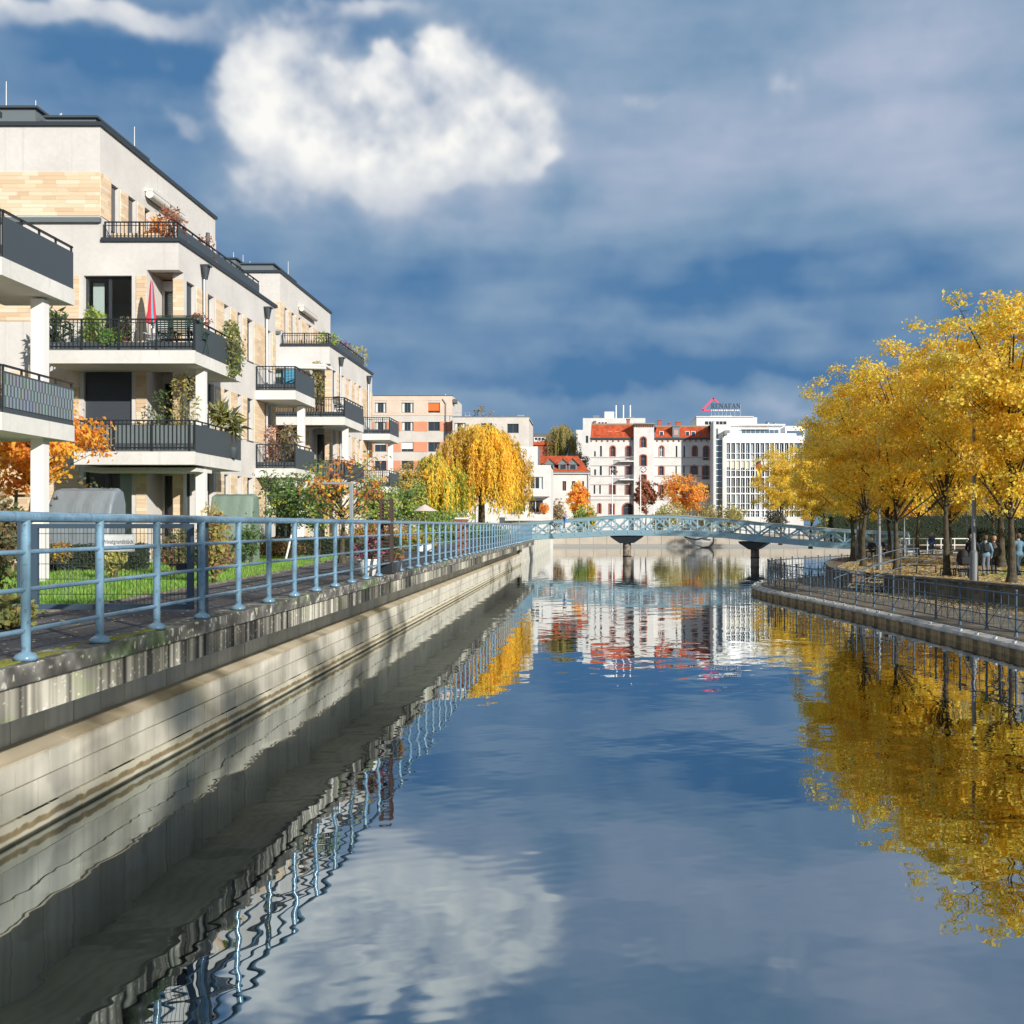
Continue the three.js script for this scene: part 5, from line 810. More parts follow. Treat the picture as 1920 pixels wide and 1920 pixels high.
  part('flat_roof', [bx(f.x(1109), f.x(1188), f.y(793) - .2, f.y(793) + .12, f.d + 2.3, f.d + 14), bx(f.x(1230), f.x(1336), f.y(797) - .2, f.y(797) + .12, f.d + 2.3, f.d + 14), bx(f.x(1187.5), f.x(1227), f.y(797), f.y(794.5), 203.4, 211.6)], M([.25, .23, .17], .8), t);
  const tb = []; for (let p = 1190; p < 1224; p += 4.2) tb.push(bx(f.x(p), f.x(p + 2.2), f.y(801), f.y(797.4), 203.7, 203.99)); part('tower_frieze', tb, brickRed, t);
  for (const [a, b, y0, y1, open] of [[1119, 1127, 818, 809, 1], [1139, 1148, 818, 808, 1], [1153, 1162, 818, 808, 1], [1237, 1245, 817, 808, 0], [1286, 1294, 817, 808, 0], [1297, 1305, 817, 808, 0]]) { const tt = (821 - (y0 + y1) / 2) / 28, d = f.d + 2.4 * tt - .1; const w = part('roof_window', beam(V(f.x((a + b) / 2), f.y(y0), d - .2), V(f.x((a + b) / 2), f.y(y1), d + .55), f.x(b) - f.x(a), .12), mats.white, t); part('pane', beam(V(f.x((a + b) / 2), f.y(y0 - 1), d - .26), V(f.x((a + b) / 2), f.y(y1 + (open ? 4 : 1)), d + .34), f.x(b) - f.x(a) - .25, .12), mats.darkGlass, w); }
  part('lift_dormer', [bx(f.x(1261), f.x(1274), f.y(820), f.y(800), f.d - .1, f.d + 4), bx(f.x(1260), f.x(1275), f.y(800), f.y(798.6), f.d - .3, f.d + 4)], mats.zinc, t); part('dormer_window', bx(f.x(1263.5), f.x(1271.5), f.y(816), f.y(806), f.d - .16, f.d - .11), M([.45, .3, .28], .6), t);
  for (const [a, b, y] of [[1113, 1117.5, 787], [1176, 1182, 783], [1236, 1243, 785], [1256, 1260, 790], [1270.5, 1280, 788]]) part('chimney', [bx(f.x(a), f.x(b), f.y(800), f.y(y), f.d + 3.5, f.d + 4.6), bx(f.x(a) - .1, f.x(b) + .1, f.y(y), f.y(y - 1), f.d + 3.4, f.d + 4.7)], brickRed, t);
  for (const y of [864.5, 899]) { const b = part('balcony', bx(f.x(1161), f.x(1188), f.y(y + 1.8), f.y(y), f.d - 1.4, f.d - .004), mats.white, t); part('balcony_rail', [bx(f.x(1161), f.x(1188), f.y(y - 8), f.y(y - 7.4), f.d - 1.38, f.d - 1.32), ...Array.from({ length: 14 }, (_, i) => bx(f.x(1161.5 + i * 2), f.x(1161.5 + i * 2) + .05, f.y(y), f.y(y - 7.4), f.d - 1.37, f.d - 1.33))], mats.steel, b); }
  part('clock_face', [new THREE.CylinderGeometry(.5, .5, .12, 24).rotateX(Math.PI / 2).translate(f.x(1206), f.y(880.5), -203.9)], mats.white, t); part('clock_rim', [new THREE.TorusGeometry(.5, .08, 6, 24).translate(f.x(1206), f.y(880.5), -203.85), bar(V(f.x(1206), f.y(880.5), 203.8), V(f.x(1206) + .25, f.y(880.5) + .25, 203.8), .05), bar(V(f.x(1206), f.y(880.5), 203.8), V(f.x(1206) - .3, f.y(880.5), 203.8), .05)], sillBrown, t);
}
{ // office block with metal fins behind
  const f = far(245), t = thing('grey_white_block', 'flat white block with rooftop tank and three white masts behind historic building', 'building', [f.x(1150), FB, -f.d - 6]);
  part('wall', bx(f.x(1093), f.x(1210), FB, f.y(784), f.d, f.d + 14), whiteWall, t); part('lower_wall', bx(f.x(1080), f.x(1093) - .01, FB, f.y(806), f.d, f.d + 14), whiteWall, t);
  for (const p of [1110, 1122, 1128, 1134]) { const w = part('window', bx(f.x(p), f.x(p + 4.5), f.y(798), f.y(791), f.d - .06, f.d - .002), mats.white, t); part('pane', bx(f.x(p + .5), f.x(p + 4), f.y(797.5), f.y(791.5), f.d - .1, f.d - .062), mats.darkGlass, w); } for (const p of [1099, 1099.01]) if (p === 1099) part('window', bx(f.x(p), f.x(p + 4), f.y(830), f.y(817), f.d - .1, f.d - .002), mats.darkGlass, t);
  part('tank', rbx(f.x(1133), f.x(1152), f.y(784), f.y(769), f.d + 3, f.d + 6, .2), mats.white, t); for (const p of [1155.5, 1169.5, 1182.5]) part('mast', bar(V(f.x(p), f.y(784), f.d + 3), V(f.x(p), f.y(757), f.d + 3), .16, 8), mats.white, t); part('roof_unit', [bx(f.x(1112), f.x(1124), f.y(784), f.y(777), f.d + 2, f.d + 4), bx(f.x(1178), f.x(1190), f.y(784), f.y(780), f.d + 2, f.d + 4)], mats.zinc, t);
}
{ // white glazed office block
  const f = far(200), t = thing('glass_office', 'white office block with gridded glass front beside the historic building', 'building', [f.x(1425), FB, -f.d - 7]), W = M([.82, .83, .83], .5);
  part('link_wall', [bx(f.x(1336), f.x(1341), FB, f.y(792), 198.5, 210), bx(f.x(1352.5), f.x(1358), FB, f.y(822), 198, 210), bx(f.x(1336), f.x(1375), f.y(822), f.y(792), 204, 212)], whiteWall, t); part('stair_glass', bx(f.x(1341), f.x(1352.5), FB, f.y(822), 199, 199.2), mats.paleGlass, t); part('stair_bars', Array.from({ length: 13 }, (_, i) => bx(f.x(1341), f.x(1352.5), f.y(960 - i * 11.2), f.y(959 - i * 11.2), 198.85, 199)), W, t); part('stair_window', bx(f.x(1342), f.x(1351), f.y(819), f.y(800), 203.85, 204), mats.paleGlass, t);
  part('core', bx(f.x(1358), f.x(1508), FB, f.y(820), f.d + .9, f.d + 16), W, t); part('side_wall', bx(f.x(1358), f.x(1360), FB, f.y(818), f.d - .2, f.d + .9), W, t);
  part('parapet', [bx(f.x(1360), f.x(1508), f.y(830.5), f.y(817), f.d - .2, f.d + .88), bx(f.x(1365), f.x(1495), f.y(817), f.y(812), f.d + 1, f.d + 14)], W, t);
  for (let i = 0; i < 15; i++) { const x = f.x(1361 + i * 9.1); part('mullion', bx(x - .09, x + .09, FB, f.y(831), f.d - .1, f.d + .12), W, t); }
  [862, 894, 925, 956].forEach((y) => part('floor_band', [bx(f.x(1360), f.x(1508), f.y(y + 1.6), f.y(y - .4), f.d - .14, f.d + .86), bx(f.x(1360), f.x(1508), f.y(y - 12.5), f.y(y - 11.6), f.d - .12, f.d + .1)], W, t));
  const rr = rng(77), officeGlass = M([.34, .39, .42], .2), sash = M([.55, .6, .63], .4), bl = M([.55, .52, .40], .8); [[833, 860], [864, 892.5], [896, 923], [927, 954], [958, 972]].forEach(([a, b], row) => { for (let i = 0; i < 16; i++) { const p0 = 1361.6 + i * 9.1, dk = row === 1 ? 2 : rr() < .3 ? 0 : 1; const w = part('glazing', bx(f.x(p0), f.x(p0 + 7.9), f.y(b), f.y(a), f.d + .3, f.d + .36), dk === 1 && i > 7 ? mats.paleGlass : i === 0 ? mats.paleGlass : dk === 1 ? (rr() < .5 ? officeGlass : mats.paleGlass) : mats.darkGlass, t); part('sash_bars', [bx(f.x(p0 + 3.6), f.x(p0 + 4.2), f.y(b), f.y(a), f.d + .2, f.d + .298), bx(f.x(p0), f.x(p0 + 7.9), f.y(b - 10), f.y(b - 9.3), f.d + .2, f.d + .298)], W, w); if (row === 1) part('sun_blind', bx(f.x(p0 + .3), f.x(p0 + 7.6), f.y(a + 12 + (i * 7 % 5)), f.y(a + .5), f.d + .12, f.d + .18), bl, w); } });
  part('penthouse', [bx(f.x(1373), f.x(1480), f.y(812), f.y(791.5), f.d + 5, f.d + 14), bx(f.x(1371), f.x(1480), f.y(793.5), f.y(791), f.d + 4.2, f.d + 5)], W, t); part('penthouse_wing', bx(f.x(1480), f.x(1516), f.y(823), f.y(795), f.d + 4, f.d + 13), W, t); for (let i = 0; i < 8; i++) part('pane', bx(f.x(1398 + i * 9), f.x(1405.5 + i * 9), f.y(811), f.y(801), f.d + 4.9, f.d + 4.99), mats.paleGlass, t); for (let i = 0; i < 4; i++) part('pane', bx(f.x(1483 + i * 8), f.x(1490 + i * 8), f.y(820), f.y(804), f.d + 3.9, f.d + 3.99), mats.paleGlass, t);
  part('cooling_unit', [bx(f.x(1361), f.x(1371), f.y(816), f.y(805), f.d + 2, f.d + 4), ball(f.x(1451), f.y(788), f.d + 7, .5), ball(f.x(1465), f.y(789), f.d + 7, .4)], mats.zinc, t); part('awning', bx(f.x(1398), f.x(1450), f.y(801), f.y(799.3), f.d + 4.3, f.d + 4.9), M([.75, .6, .42], .8), t);
  part('ground_floor', [bx(f.x(1368), f.x(1505), FB, f.y(969), f.d - .9, f.d - .2)], whiteWall, t);
}
{ // tall block with the rooftop sign
  const f = far(240), t = thing('sign_block', 'cream office block carrying the rooftop sign', 'building', [f.x(1370), FB, -f.d - 6]);
  part('wall', bx(f.x(1306), f.x(1412), FB, f.y(782), f.d, f.d + 14), M([.78, .75, .69], .9), t); part('roof_edge', [bx(f.x(1305), f.x(1413), f.y(782), f.y(780.6), f.d - .3, f.d + 14), bx(f.x(1334), f.x(1375), f.y(780.6), f.y(778), f.d + 2, f.d + 8), bx(f.x(1415), f.x(1422), f.y(795), f.y(781), f.d + 2, f.d + 4)], mats.white, t); part('window_band', bx(f.x(1322), f.x(1362), f.y(796), f.y(790), f.d - .08, f.d - .002), mats.darkGlass, t); part('window_posts', [1328, 1334, 1341, 1348, 1355].map((p) => bx(f.x(p), f.x(p + .8), f.y(796), f.y(790), f.d - .14, f.d - .082)), mats.white, t);
}
{
  const f = far(241), font = await new FontLoader().loadAsync('fonts/droid/droid_serif_bold.typeface.json'), t = thing('rooftop_sign', 'rooftop sign with red gable mark and dark lettering RENAFAN', 'sign', [f.x(1352), f.y(778), -f.d]);
  const red = M([.75, .06, .12], .5), px = (a, b) => V(f.x(a), f.y(b), f.d);
  part('gable_mark', [beam(px(1317, 769.5), px(1338, 746.5), .3, .38), beam(px(1336.4, 746.8), px(1347, 755), .3, .32), beam(px(1316.6, 769.4), px(1332, 769.4), .3, .38)], red, t);
  const tg = new TextGeometry('RENAFAN', { font, size: 1.18, depth: .25, curveSegments: 3 }); tg.computeBoundingBox(); const bw = tg.boundingBox.max.x; tg.scale((f.x(1388.5) - f.x(1332.5)) / bw, .95, 1).translate(f.x(1332.5), f.y(766), -f.d); part('letters', tg, M([.02, .03, .05], .5), t);
  part('subline', Array.from({ length: 16 }, (_, i) => bx(f.x(1334 + i * 3.4), f.x(1334 + i * 3.4 + 1.4 + (i * 7 % 3) * .6), f.y(770.5), f.y(768), f.d, f.d + .1)), mats.white, t);
  part('support_frame', [bx(f.x(1332), f.x(1389.5), f.y(771.4), f.y(771), f.d + .3, f.d + .4), ...[1334, 1341, 1348, 1355, 1362, 1370, 1378, 1388.6].map((p) => bar(V(f.x(p), f.y(780), f.d + .35), V(f.x(p), f.y(p > 1388 ? 756 : 767), f.d + .35), .05))], mats.steel, t);
}
{ // flag
  const d = 186, f = far(d), x = f.x(1427), t = thing('flagpole', 'tall white flagpole with black, red and gold flag before glass office', 'flag', [x, FB, -d]); part('pole', cyl(x, FB + .3, f.y(858), d, .09, .05), mats.white, t);
  const fl = (a, b, col) => { const g = new THREE.PlaneGeometry(.95, 1, 6, 6).translate(-.55, 0, 0), p = g.attributes.position; for (let i = 0; i < p.count; i++) { const u = p.getX(i), v = p.getY(i); const y = lerp(f.y(b), f.y(a), v + .5); p.setXYZ(i, x + u * (.7 + .3 * Math.sin(y * 1.3)) + .06, y + u * .5, -d + Math.sin(u * 7 + y) * .14); } g.computeVertexNormals(); return [g, col]; };
  for (const [g, n, c] of [[fl(862, 866, 0)[0], 'black_stripe', [.02, .02, .02]], [fl(866, 874, 0)[0], 'red_stripe', [.45, .03, .06]], [fl(874, 900, 0)[0], 'gold_stripe', [.78, .45, .05]]]) part(n, g, M(c, .85), t);
}
// far bank wall, boat
{
  const t = thing('far_quay_wall', 'pale concrete quay wall on the far bank behind the footbridge', 'quay wall', [20, -3.6, -165]), m = M([.42, .37, .31], .9, { map: plasterTex }), m2 = M([.25, .25, .24], .9);
  for (let x = -6.1; x < 62; x += 2.1) part('wall_panel', bx(x + .02, x + 2.08, -2.95, -1.55, 164.6, 165.4), m, t); part('wall_base', bx(-6.1, 62, -4, -2.96, 164.4, 165.4), m2, t); part('wall_cap', bx(-6.1, 62, -1.54, -1.42, 164.45, 165.6), m, t);
  const rb = thing('far_railing', 'thin steel railing on the far bank quay wall', 'railing', [20, -1.42, -165]); part('rails', [-.4, -.8].map((y) => bx(-6, 62, y, y + .05, 165, 165.05)), mats.steel, rb); for (let x = -6; x < 62; x += 2.4) part('post', bx(x - .03, x + .03, -1.42, -.4, 164.99, 165.06), mats.steel, rb);
}
{ const d = 158, f = far(d), t = thing('moored_boat', 'pale grey boat hull with dark lettered bow moored at the far bank', 'boat', [f.x(1317), WY, -d]), pos = []; const st = [[1283, 1007, 1008, .1], [1292, 1006.5, 1015, .6], [1303, 1006, 1023, 1.1], [1315, 1006, 1027, 1.3], [1326, 1006, 1027, 1.2], [1334, 1007, 1024, .8], [1337, 1008, 1019, .2]]; const pt = (i, j) => { const [px, a, b, w] = st[i], q = j / 6 * Math.PI; return [f.x(px), lerp(f.y(a), f.y(b), Math.sin(q)), -d - Math.cos(q) * w * -1]; }; for (let i = 0; i < st.length - 1; i++) for (let j = 0; j < 6; j++) pos.push(...pt(i, j), ...pt(i + 1, j), ...pt(i + 1, j + 1), ...pt(i, j), ...pt(i + 1, j + 1), ...pt(i, j + 1)); const g = new THREE.BufferGeometry(); g.setAttribute('position', new THREE.Float32BufferAttribute(pos, 3)); g.computeVertexNormals(); part('hull', g, M([.38, .36, .34], .7), t); part('gunwale', [tube([V(f.x(1283), f.y(1006.5), d - .1), V(f.x(1303), f.y(1011), d - 1.15), V(f.x(1320), f.y(1008), d - 1.3), V(f.x(1337), f.y(1008), d - .2)], .1, 16), tube([V(f.x(1337), f.y(1008), d - .25), V(f.x(1336.5), f.y(1018), d - .35), V(f.x(1328), f.y(1026), d - .8)], .13, 12), bar(V(f.x(1318), f.y(1010), d - 1.35), V(f.x(1331), f.y(1012), d - 1.1), .1)], mats.darkMetal, t); }

// ================================================================ trees
{
  const limes = [101, 102, 103, 104].map((seed, i) => treeGeo({ seed, base: 2.95 + (i % 2) * .4, rx: 3.95 + (i === 2 ? .3 : 0), ry: 4.4, trunk: .19, clumps: 200, per: 122, leaf: .15, cols: YELLOW, spread: .46, flat: .62, low: .1, fork: 1.34 }));
  const row = [ // x, depth, variant, turn, scale, label
    [15.9, 40.4, 0, .3, 0.959, 'yellow lime tree with the thickest trunk, beside the walker in blue'], [15.4, 46.3, 1, 1.9, 0.912, 'yellow lime tree whose trunk stands beside the pram'], [14.8, 51.8, 2, 3.2, 0.921, 'yellow lime tree behind the slanting handrails of the steps'], [14.4, 56.6, 3, 4.4, 0.893, 'yellow lime tree growing at the rounded wall end'],
    [15.8, 64.7, 0, 5.3, 0.921, 'slim dark-trunked lime tree at the end of the footbridge'], [17.4, 69, 1, .9, 0.846, 'lime tree close behind the dark-trunked lime by the bridge'], [21.2, 76, 2, 2.2, 0.893, 'lime tree standing between bench and white railing'], [23.8, 78, 3, 3.0, 0.893, 'yellow lime tree in front of the white railing'], [27, 80.5, 0, 4.0, 0.940, 'yellow lime tree beside the far end of white railing'],
    [30, 63, 1, 5.0, 1.0, 'tall lime tree behind the promenade path'], [33, 70, 2, .6, 1.0, 'broad lime tree behind the tall hedge'], [29, 52, 3, 1.5, .95, 'green-tinged lime tree rising behind the walkers'], [36, 78, 0, 3.9, 1.0, 'lime tree between hedge and white railing'],
    [21.3, 104, 2, 4.9, 0.893, 'yellow lime tree beyond the footbridge landing'], [24.5, 112, 3, .2, 0.940, 'lime tree in the second row beyond the footbridge'], [28, 98, 1, 1.1, 0.987, 'lime tree beside the path beyond footbridge'], [32, 118, 0, 2.9, 1.1, 'far lime tree among parked vehicles beyond the bridge'], [33, 88, 2, 5.7, 0.987, 'lime tree at the end of the dark far hedge'], [21.9, 124, 1, 3.7, .95, 'furthest yellow lime tree before the glass office'],
    [42, 132, 1, .4, 1.034, 'lime tree of the distant row behind the dark far hedge'], [50, 128, 2, 2.4, 1.1, 'distant lime tree at the outer end of the far hedge'], [36, 140, 3, 4.4, 1.05, 'distant lime tree behind the white parked van'],
  ];
  for (const [x, d, v, turn, s, label] of row) plantTree('lime_tree', label || 'yellow lime tree further back along the lower promenade', 'tree', limes[v], [x, PY, -d], 'yellow lime trees on the promenade', turn, s);
  const thin = treeGeo({ seed: 109, base: 3.6, rx: 3.4, ry: 3.9, trunk: .2, clumps: 64, per: 70, leaf: .25, cols: YELLOW, spread: .5, flat: .62 });
  for (const [x, d, tn, s] of [[18.6, -.5, 1, 1.34], [18.9, -16, 2, 1.36], [18.4, -10, 4, 1.34], [19.6, 20, 3, 1.1]]) plantTree('thin_lime_tree', 'tall thinning yellow lime tree further back along the lower promenade', 'tree', thin, [x, PY, -d], 'thinning lime trees', tn, s);
  const greenLime = treeGeo({ seed: 111, base: 4.5, rx: 3.6, ry: 4.6, trunk: .22, clumps: 90, per: 60, leaf: .26, cols: LIME.concat(YELLOW.slice(3)), spread: .55 });
  plantTree('green_tree', 'taller green-leaved tree poking out above the yellow limes', 'tree', greenLime, [21.5, PY, -56], null, .5, .98); plantTree('green_tree', 'yellow-green tree behind the walkers and the tall hedge', 'tree', greenLime, [29, PY, -58], null, 2.5, .85);
}
function willowGeo(seed, R, top, low, n, per, cols, trunk, baseY) {
  const r = rng(seed), wood = [], pts = [];
  const fork = new THREE.Vector3(0, baseY, 0); wood.push(bar(new THREE.Vector3(0, -.2, 0), fork, trunk * 1.3, 9, trunk));
  for (let i = 0; i < 26; i++) { const a = i * 2.4, q = Math.sqrt((i + .5) / 26), e = new THREE.Vector3(Math.cos(a) * R * q * .85, top - (top - baseY) * .45 * q * q - .2, Math.sin(a) * R * q * .85), m = fork.clone().lerp(e, .55); m.y += .7; wood.push(bar(fork, m, trunk * .4, 5, trunk * .25), bar(m, e, trunk * .25, 5, trunk * .06)); }
  for (let i = 0; i < n; i++) { const a = r() * 6.2832, q = Math.pow(r(), .55), lump = .84 + .34 * noise3(Math.cos(a) * 1.6, Math.sin(a) * 1.6, seed), x = Math.cos(a) * R * q * lump, z = Math.sin(a) * R * q * lump, y1 = top - (top - low) * .40 * Math.pow(q, 2.6) + (r() - .5) * .9, len = (y1 - low) * (.45 + .55 * r()) * (.5 + .5 * q) + .4; pts.push([x, y1, z, len, r(), (r() - .5) * .7, (r() - .5) * .7]); }
  const crown = leaves(n * per, seed + 3, (k) => { const i = k() * n | 0, [x, y, z, len, tn, sx, sz] = pts[i], v = k(); const o = Math.sin(v * 2) * .4; const l = Math.hypot(x, z) + .3; return [x + sx * o + gauss(k) * .06, y - v * len + .35 * Math.sin(v * 2.6), -(z + sz * o + gauss(k) * .06), (tn * .75 + k() * .25) * .999, x / l * .7, .15, z / l * .7]; }, .34, cols, .26, .72);
  return { wood: join(wood), crown };
}
const WILLOW = [[.95, .64, .03], [.97, .70, .04], [.93, .56, .03], [.97, .75, .07], [.86, .64, .04], [.82, .68, .07]];
plantTree('willow_tree', 'large golden weeping willow on the bank before the white wing', 'tree', willowGeo(121, 4.9, 10.5, 1.9, 1050, 40, WILLOW, .28, 4.0), [gx(903, 100), QY, -100]);
plantTree('willow_tree', 'smaller yellow-green weeping willow beside the big golden willow', 'tree', willowGeo(122, 3.0, 7.0, 1.3, 460, 40, WILLOW.concat(WILLOW.slice(3), LIME), .16, 2.6), [gx(815, 92), QY, -92]);
plantTree('orange_tree', 'rounded orange-brown tree between house balconies and the willows', 'tree', treeGeo({ seed: 123, base: 2.0, rx: 1.55, ry: 2.4, trunk: .1, clumps: 60, per: 52, leaf: .2, cols: GOLD.concat(OLIVE, [[.5, .22, .04]]), spread: .42 }), [gx(766, 90), QY, -90]);
plantTree('bare_tree', 'thin brown treetop showing above the plain white wing', 'tree', treeGeo({ seed: 124, base: 16.5, rx: 3.2, ry: 3.2, trunk: .2, clumps: 50, per: 16, leaf: .4, cols: [[.32, .2, .09], [.4, .3, .1], [.24, .16, .08]], spread: .7 }), [gx(905, 192), FB, -192]);
plantTree('tall_willow', 'tall faded yellow-green tree behind the dormer house', 'tree', willowGeo(125, 4.2, 22.3, 13, 300, 44, OLIVE.concat([[.5, .42, .08], [.42, .38, .08], [.45, .36, .06]]), .3, 13), [gx(1052, 216), FB, -216]);
plantTree('pale_shrub_tree', 'sparse whitish-leaved tree between tall faded tree and white block', 'tree', treeGeo({ seed: 126, base: 10, rx: 2.2, ry: 3.8, trunk: .15, clumps: 40, per: 26, leaf: .4, cols: [[.5, .45, .3], [.35, .3, .18], [.28, .28, .12]], spread: .6 }), [gx(1090, 212), FB, -212]);
const smallTree = (name, label, px, pyTop, pyBot, wpx, d, cols, seed, base = .25) => { const h = (985 - pyTop) * d / 2000 - FB, rx = wpx * d / 4000, b = (985 - pyBot) * d / 2000 - FB; plantTree(name, label, 'tree', treeGeo({ seed, base: Math.max(.3, b), rx, ry: (h - b) / 2, trunk: .14, clumps: 70, per: 46, leaf: .38, cols, spread: rx * .17 }), [gx(px, d), FB, -d]); };
smallTree('maple_tree', 'small bright orange maple on the far bank by dormer house', 1084, 908, 962, 56, 173, ORANGE.concat(GOLD), 131); smallTree('rust_tree', 'dark red-leaved tree before the stair tower on the far bank', 1210, 897, 962, 54, 176, RUST.concat(RUST, [[.4, .12, .08]]), 132); smallTree('maple_tree', 'broad golden orange maple before the historic building', 1283, 888, 960, 106, 175, GOLD.concat(ORANGE), 133);
const fb = (label, px, top, wpx, d, cols, seed) => bush('bank_shrub', label, [gx(px, d), FB + .3, d], wpx * d / 4000, ((985 - top) * d / 2000 - FB - .3) / 2, 1100, .34, cols, seed);
fb('olive shrub on the far bank under the golden maple', 1262, 936, 78, 170, OLIVE, 141); fb('tan shrub on the far bank beside the lamp', 1325, 938, 70, 171, OLIVE.concat([[.36, .25, .1]]), 142); fb('wide olive shrub before the foot of the glass office', 1375, 939, 66, 170, OLIVE, 143); fb('dark green shrub below the small bright orange maple', 1088, 945, 44, 168.5, GREEN.concat(LIME), 144); fb('yellow shrub at the corner of historic building', 1107, 945, 26, 169, LIME.concat(GOLD), 145); fb('pale cream shrub beside the waterside house', 1046, 930, 34, 169, [[.55, .45, .25], [.6, .5, .3], [.3, .28, .12], [.45, .25, .2]], 146); fb('small dark bush in front of glass office', 1455, 950, 50, 176, [[.10, .10, .06], [.16, .14, .08]], 147); fb('low olive bush beside the stair tower foot', 1238, 948, 40, 172, OLIVE.concat(LIME), 148);
// ---------------------------------------------------------------- lamps
function lampPost(label, x, base, d, h, r, group) { const t = thing('lamp_post', label, 'street lamp', [x, base, -d], group); part('foot', [cyl(x, base, base + 1.15, d, r * 1.5, r * 1.35, 10), cyl(x, base + 1.15, base + 1.25, d, r * 1.35, r * .8, 10)], M([.18, .19, .20], .5, { metalness: .4 }), t); part('mast', cyl(x, base + 1.2, base + h, d, r * .8, r * .55, 10), M([.22, .23, .25], .45, { metalness: .4 }), t); part('lantern', lathe([[.02, 0], [.16, .08], [.24, .42], [.1, .5], [.001, .56]], x, base + h, d), M([.5, .52, .52], .3), t); return t; }
lampPost('thick grey lamp post beside the pram on the promenade', 14.86, PY, 41.5, 6.2, .115); lampPost('grey lamp post beside the stone steps handrail', 13.95, PY, 51.8, 6, .1); lampPost('slim grey lamp post near the seated couple', 17.3, PY, 69.5, 6, .09); lampPost('slim lamp post before the white railing', 22.3, PY, 76.2, 6, .08); lampPost('far slim lamp post beyond the white railing', 29.5, PY, 84, 6, .08);
{ const d = 174; for (const [px, top, l, head] of [[1148, 885, 'tall far bank lamp with a short angled head', 1], [1201, 880, 'tall white mast on the far bank before the stair tower', 0]]) { const x = gx(px, d), y = gy(top, d), t = thing('bank_lamp', l, 'street lamp', [x, FB, -d]); part('mast', cyl(x, FB, y, d, .12, .07, 8), mats.white, t); if (head) part('lamp_head', rbx(x - .1, x + .9, y - .1, y + .18, d - .2, d + .2, .06), mats.panel, t); else part('mast_cap', ball(x, y, d, .12), mats.white, t); } const x = gx(1290, d), t = thing('bank_lamp', 'short far bank lamp with a white mushroom head', 'street lamp', [x, FB, -d]); part('mast', cyl(x, FB, gy(950, d), d, .09), mats.steel, t); part('lamp_head', lathe([[.1, 0], [.5, .1], [.35, .35], [.001, .45]], x, gy(950, d), d), mats.white, t); }
// ---------------------------------------------------------------- hedges, railing and litter on the promenade
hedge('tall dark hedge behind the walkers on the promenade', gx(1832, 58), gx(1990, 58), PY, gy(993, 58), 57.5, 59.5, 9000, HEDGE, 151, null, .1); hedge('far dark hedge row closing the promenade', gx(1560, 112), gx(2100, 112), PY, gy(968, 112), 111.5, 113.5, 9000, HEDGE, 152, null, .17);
[[34, 118, 4], [41, 120, 4.5], [49, 119, 4.5], [57, 121, 5], [28.5, 121, 3.5]].forEach(([x, d, r], i) => bush('thicket', ['golden thicket behind the far hedge by the bridge landing', 'olive thicket behind the far hedge', 'rust-tinged thicket behind the far hedge', 'broad yellow thicket at the end of far hedge', 'low olive thicket near the white van'][i], [x, PY, d], r, r * .75, 2200, .42, [GOLD, OLIVE, OLIVE.concat(RUST), YELLOW, OLIVE.concat(LIME)][i], 170 + i));
{ const d = 83, t = thing('white_railing', 'white painted tube railing at the back of the promenade', 'railing', [gx(1750, d), PY, -d]), X0 = gx(1688, d), X1 = gx(1815, d); for (const y of [1010, 1022]) part('rail', bar(V(X0, gy(y, d), d), V(X1, gy(y, d), d), .045, 8), mats.white, t); for (let i = 0; i <= 5; i++) part('post', cyl(lerp(X0, X1, i / 5), PY, gy(1009, d), d, .045), mats.white, t); const x = gx(1692, d - .3); part('rack_ring', [new THREE.TorusGeometry(.32, .03, 6, 16).translate(x, gy(1016, d), -d + .3), new THREE.TorusGeometry(.32, .03, 6, 16).translate(x, gy(1030, d), -d + .3)], mats.white, t); }
struct('promenade_lawn', sheet([[17.2, 39], [17.0, 46], [17.5, 52], [24, 54], [60, 54], [60, 39]], PY + .006), grassMat);
function knee(label, pts) { const t = thing('knee_rail', label, 'low rail', [pts[0][0], PY, -pts[0][1]]); for (let i = 0; i < pts.length - 1; i++) part('bar', beam(V(pts[i][0], PY + .36, pts[i][1]), V(pts[i + 1][0], PY + .36, pts[i + 1][1]), .04, .05), mats.darkMetal, t); for (const [x, d] of pts) part('post', cyl(x, PY, PY + .34, d, .025), mats.darkMetal, t); }
knee('low dark knee rail beside the thick grey lamp post', [[16.9, 42.6], [15.6, 44.2], [14.9, 45.6]]); knee('low dark knee rail running past the walkers', [[18.6, 40.6], [17.4, 41.9], [16.95, 42.55]]); knee('low dark knee rail beside the steps', [[14.2, 49.3], [14.9, 49.0], [15.6, 48.4]]);
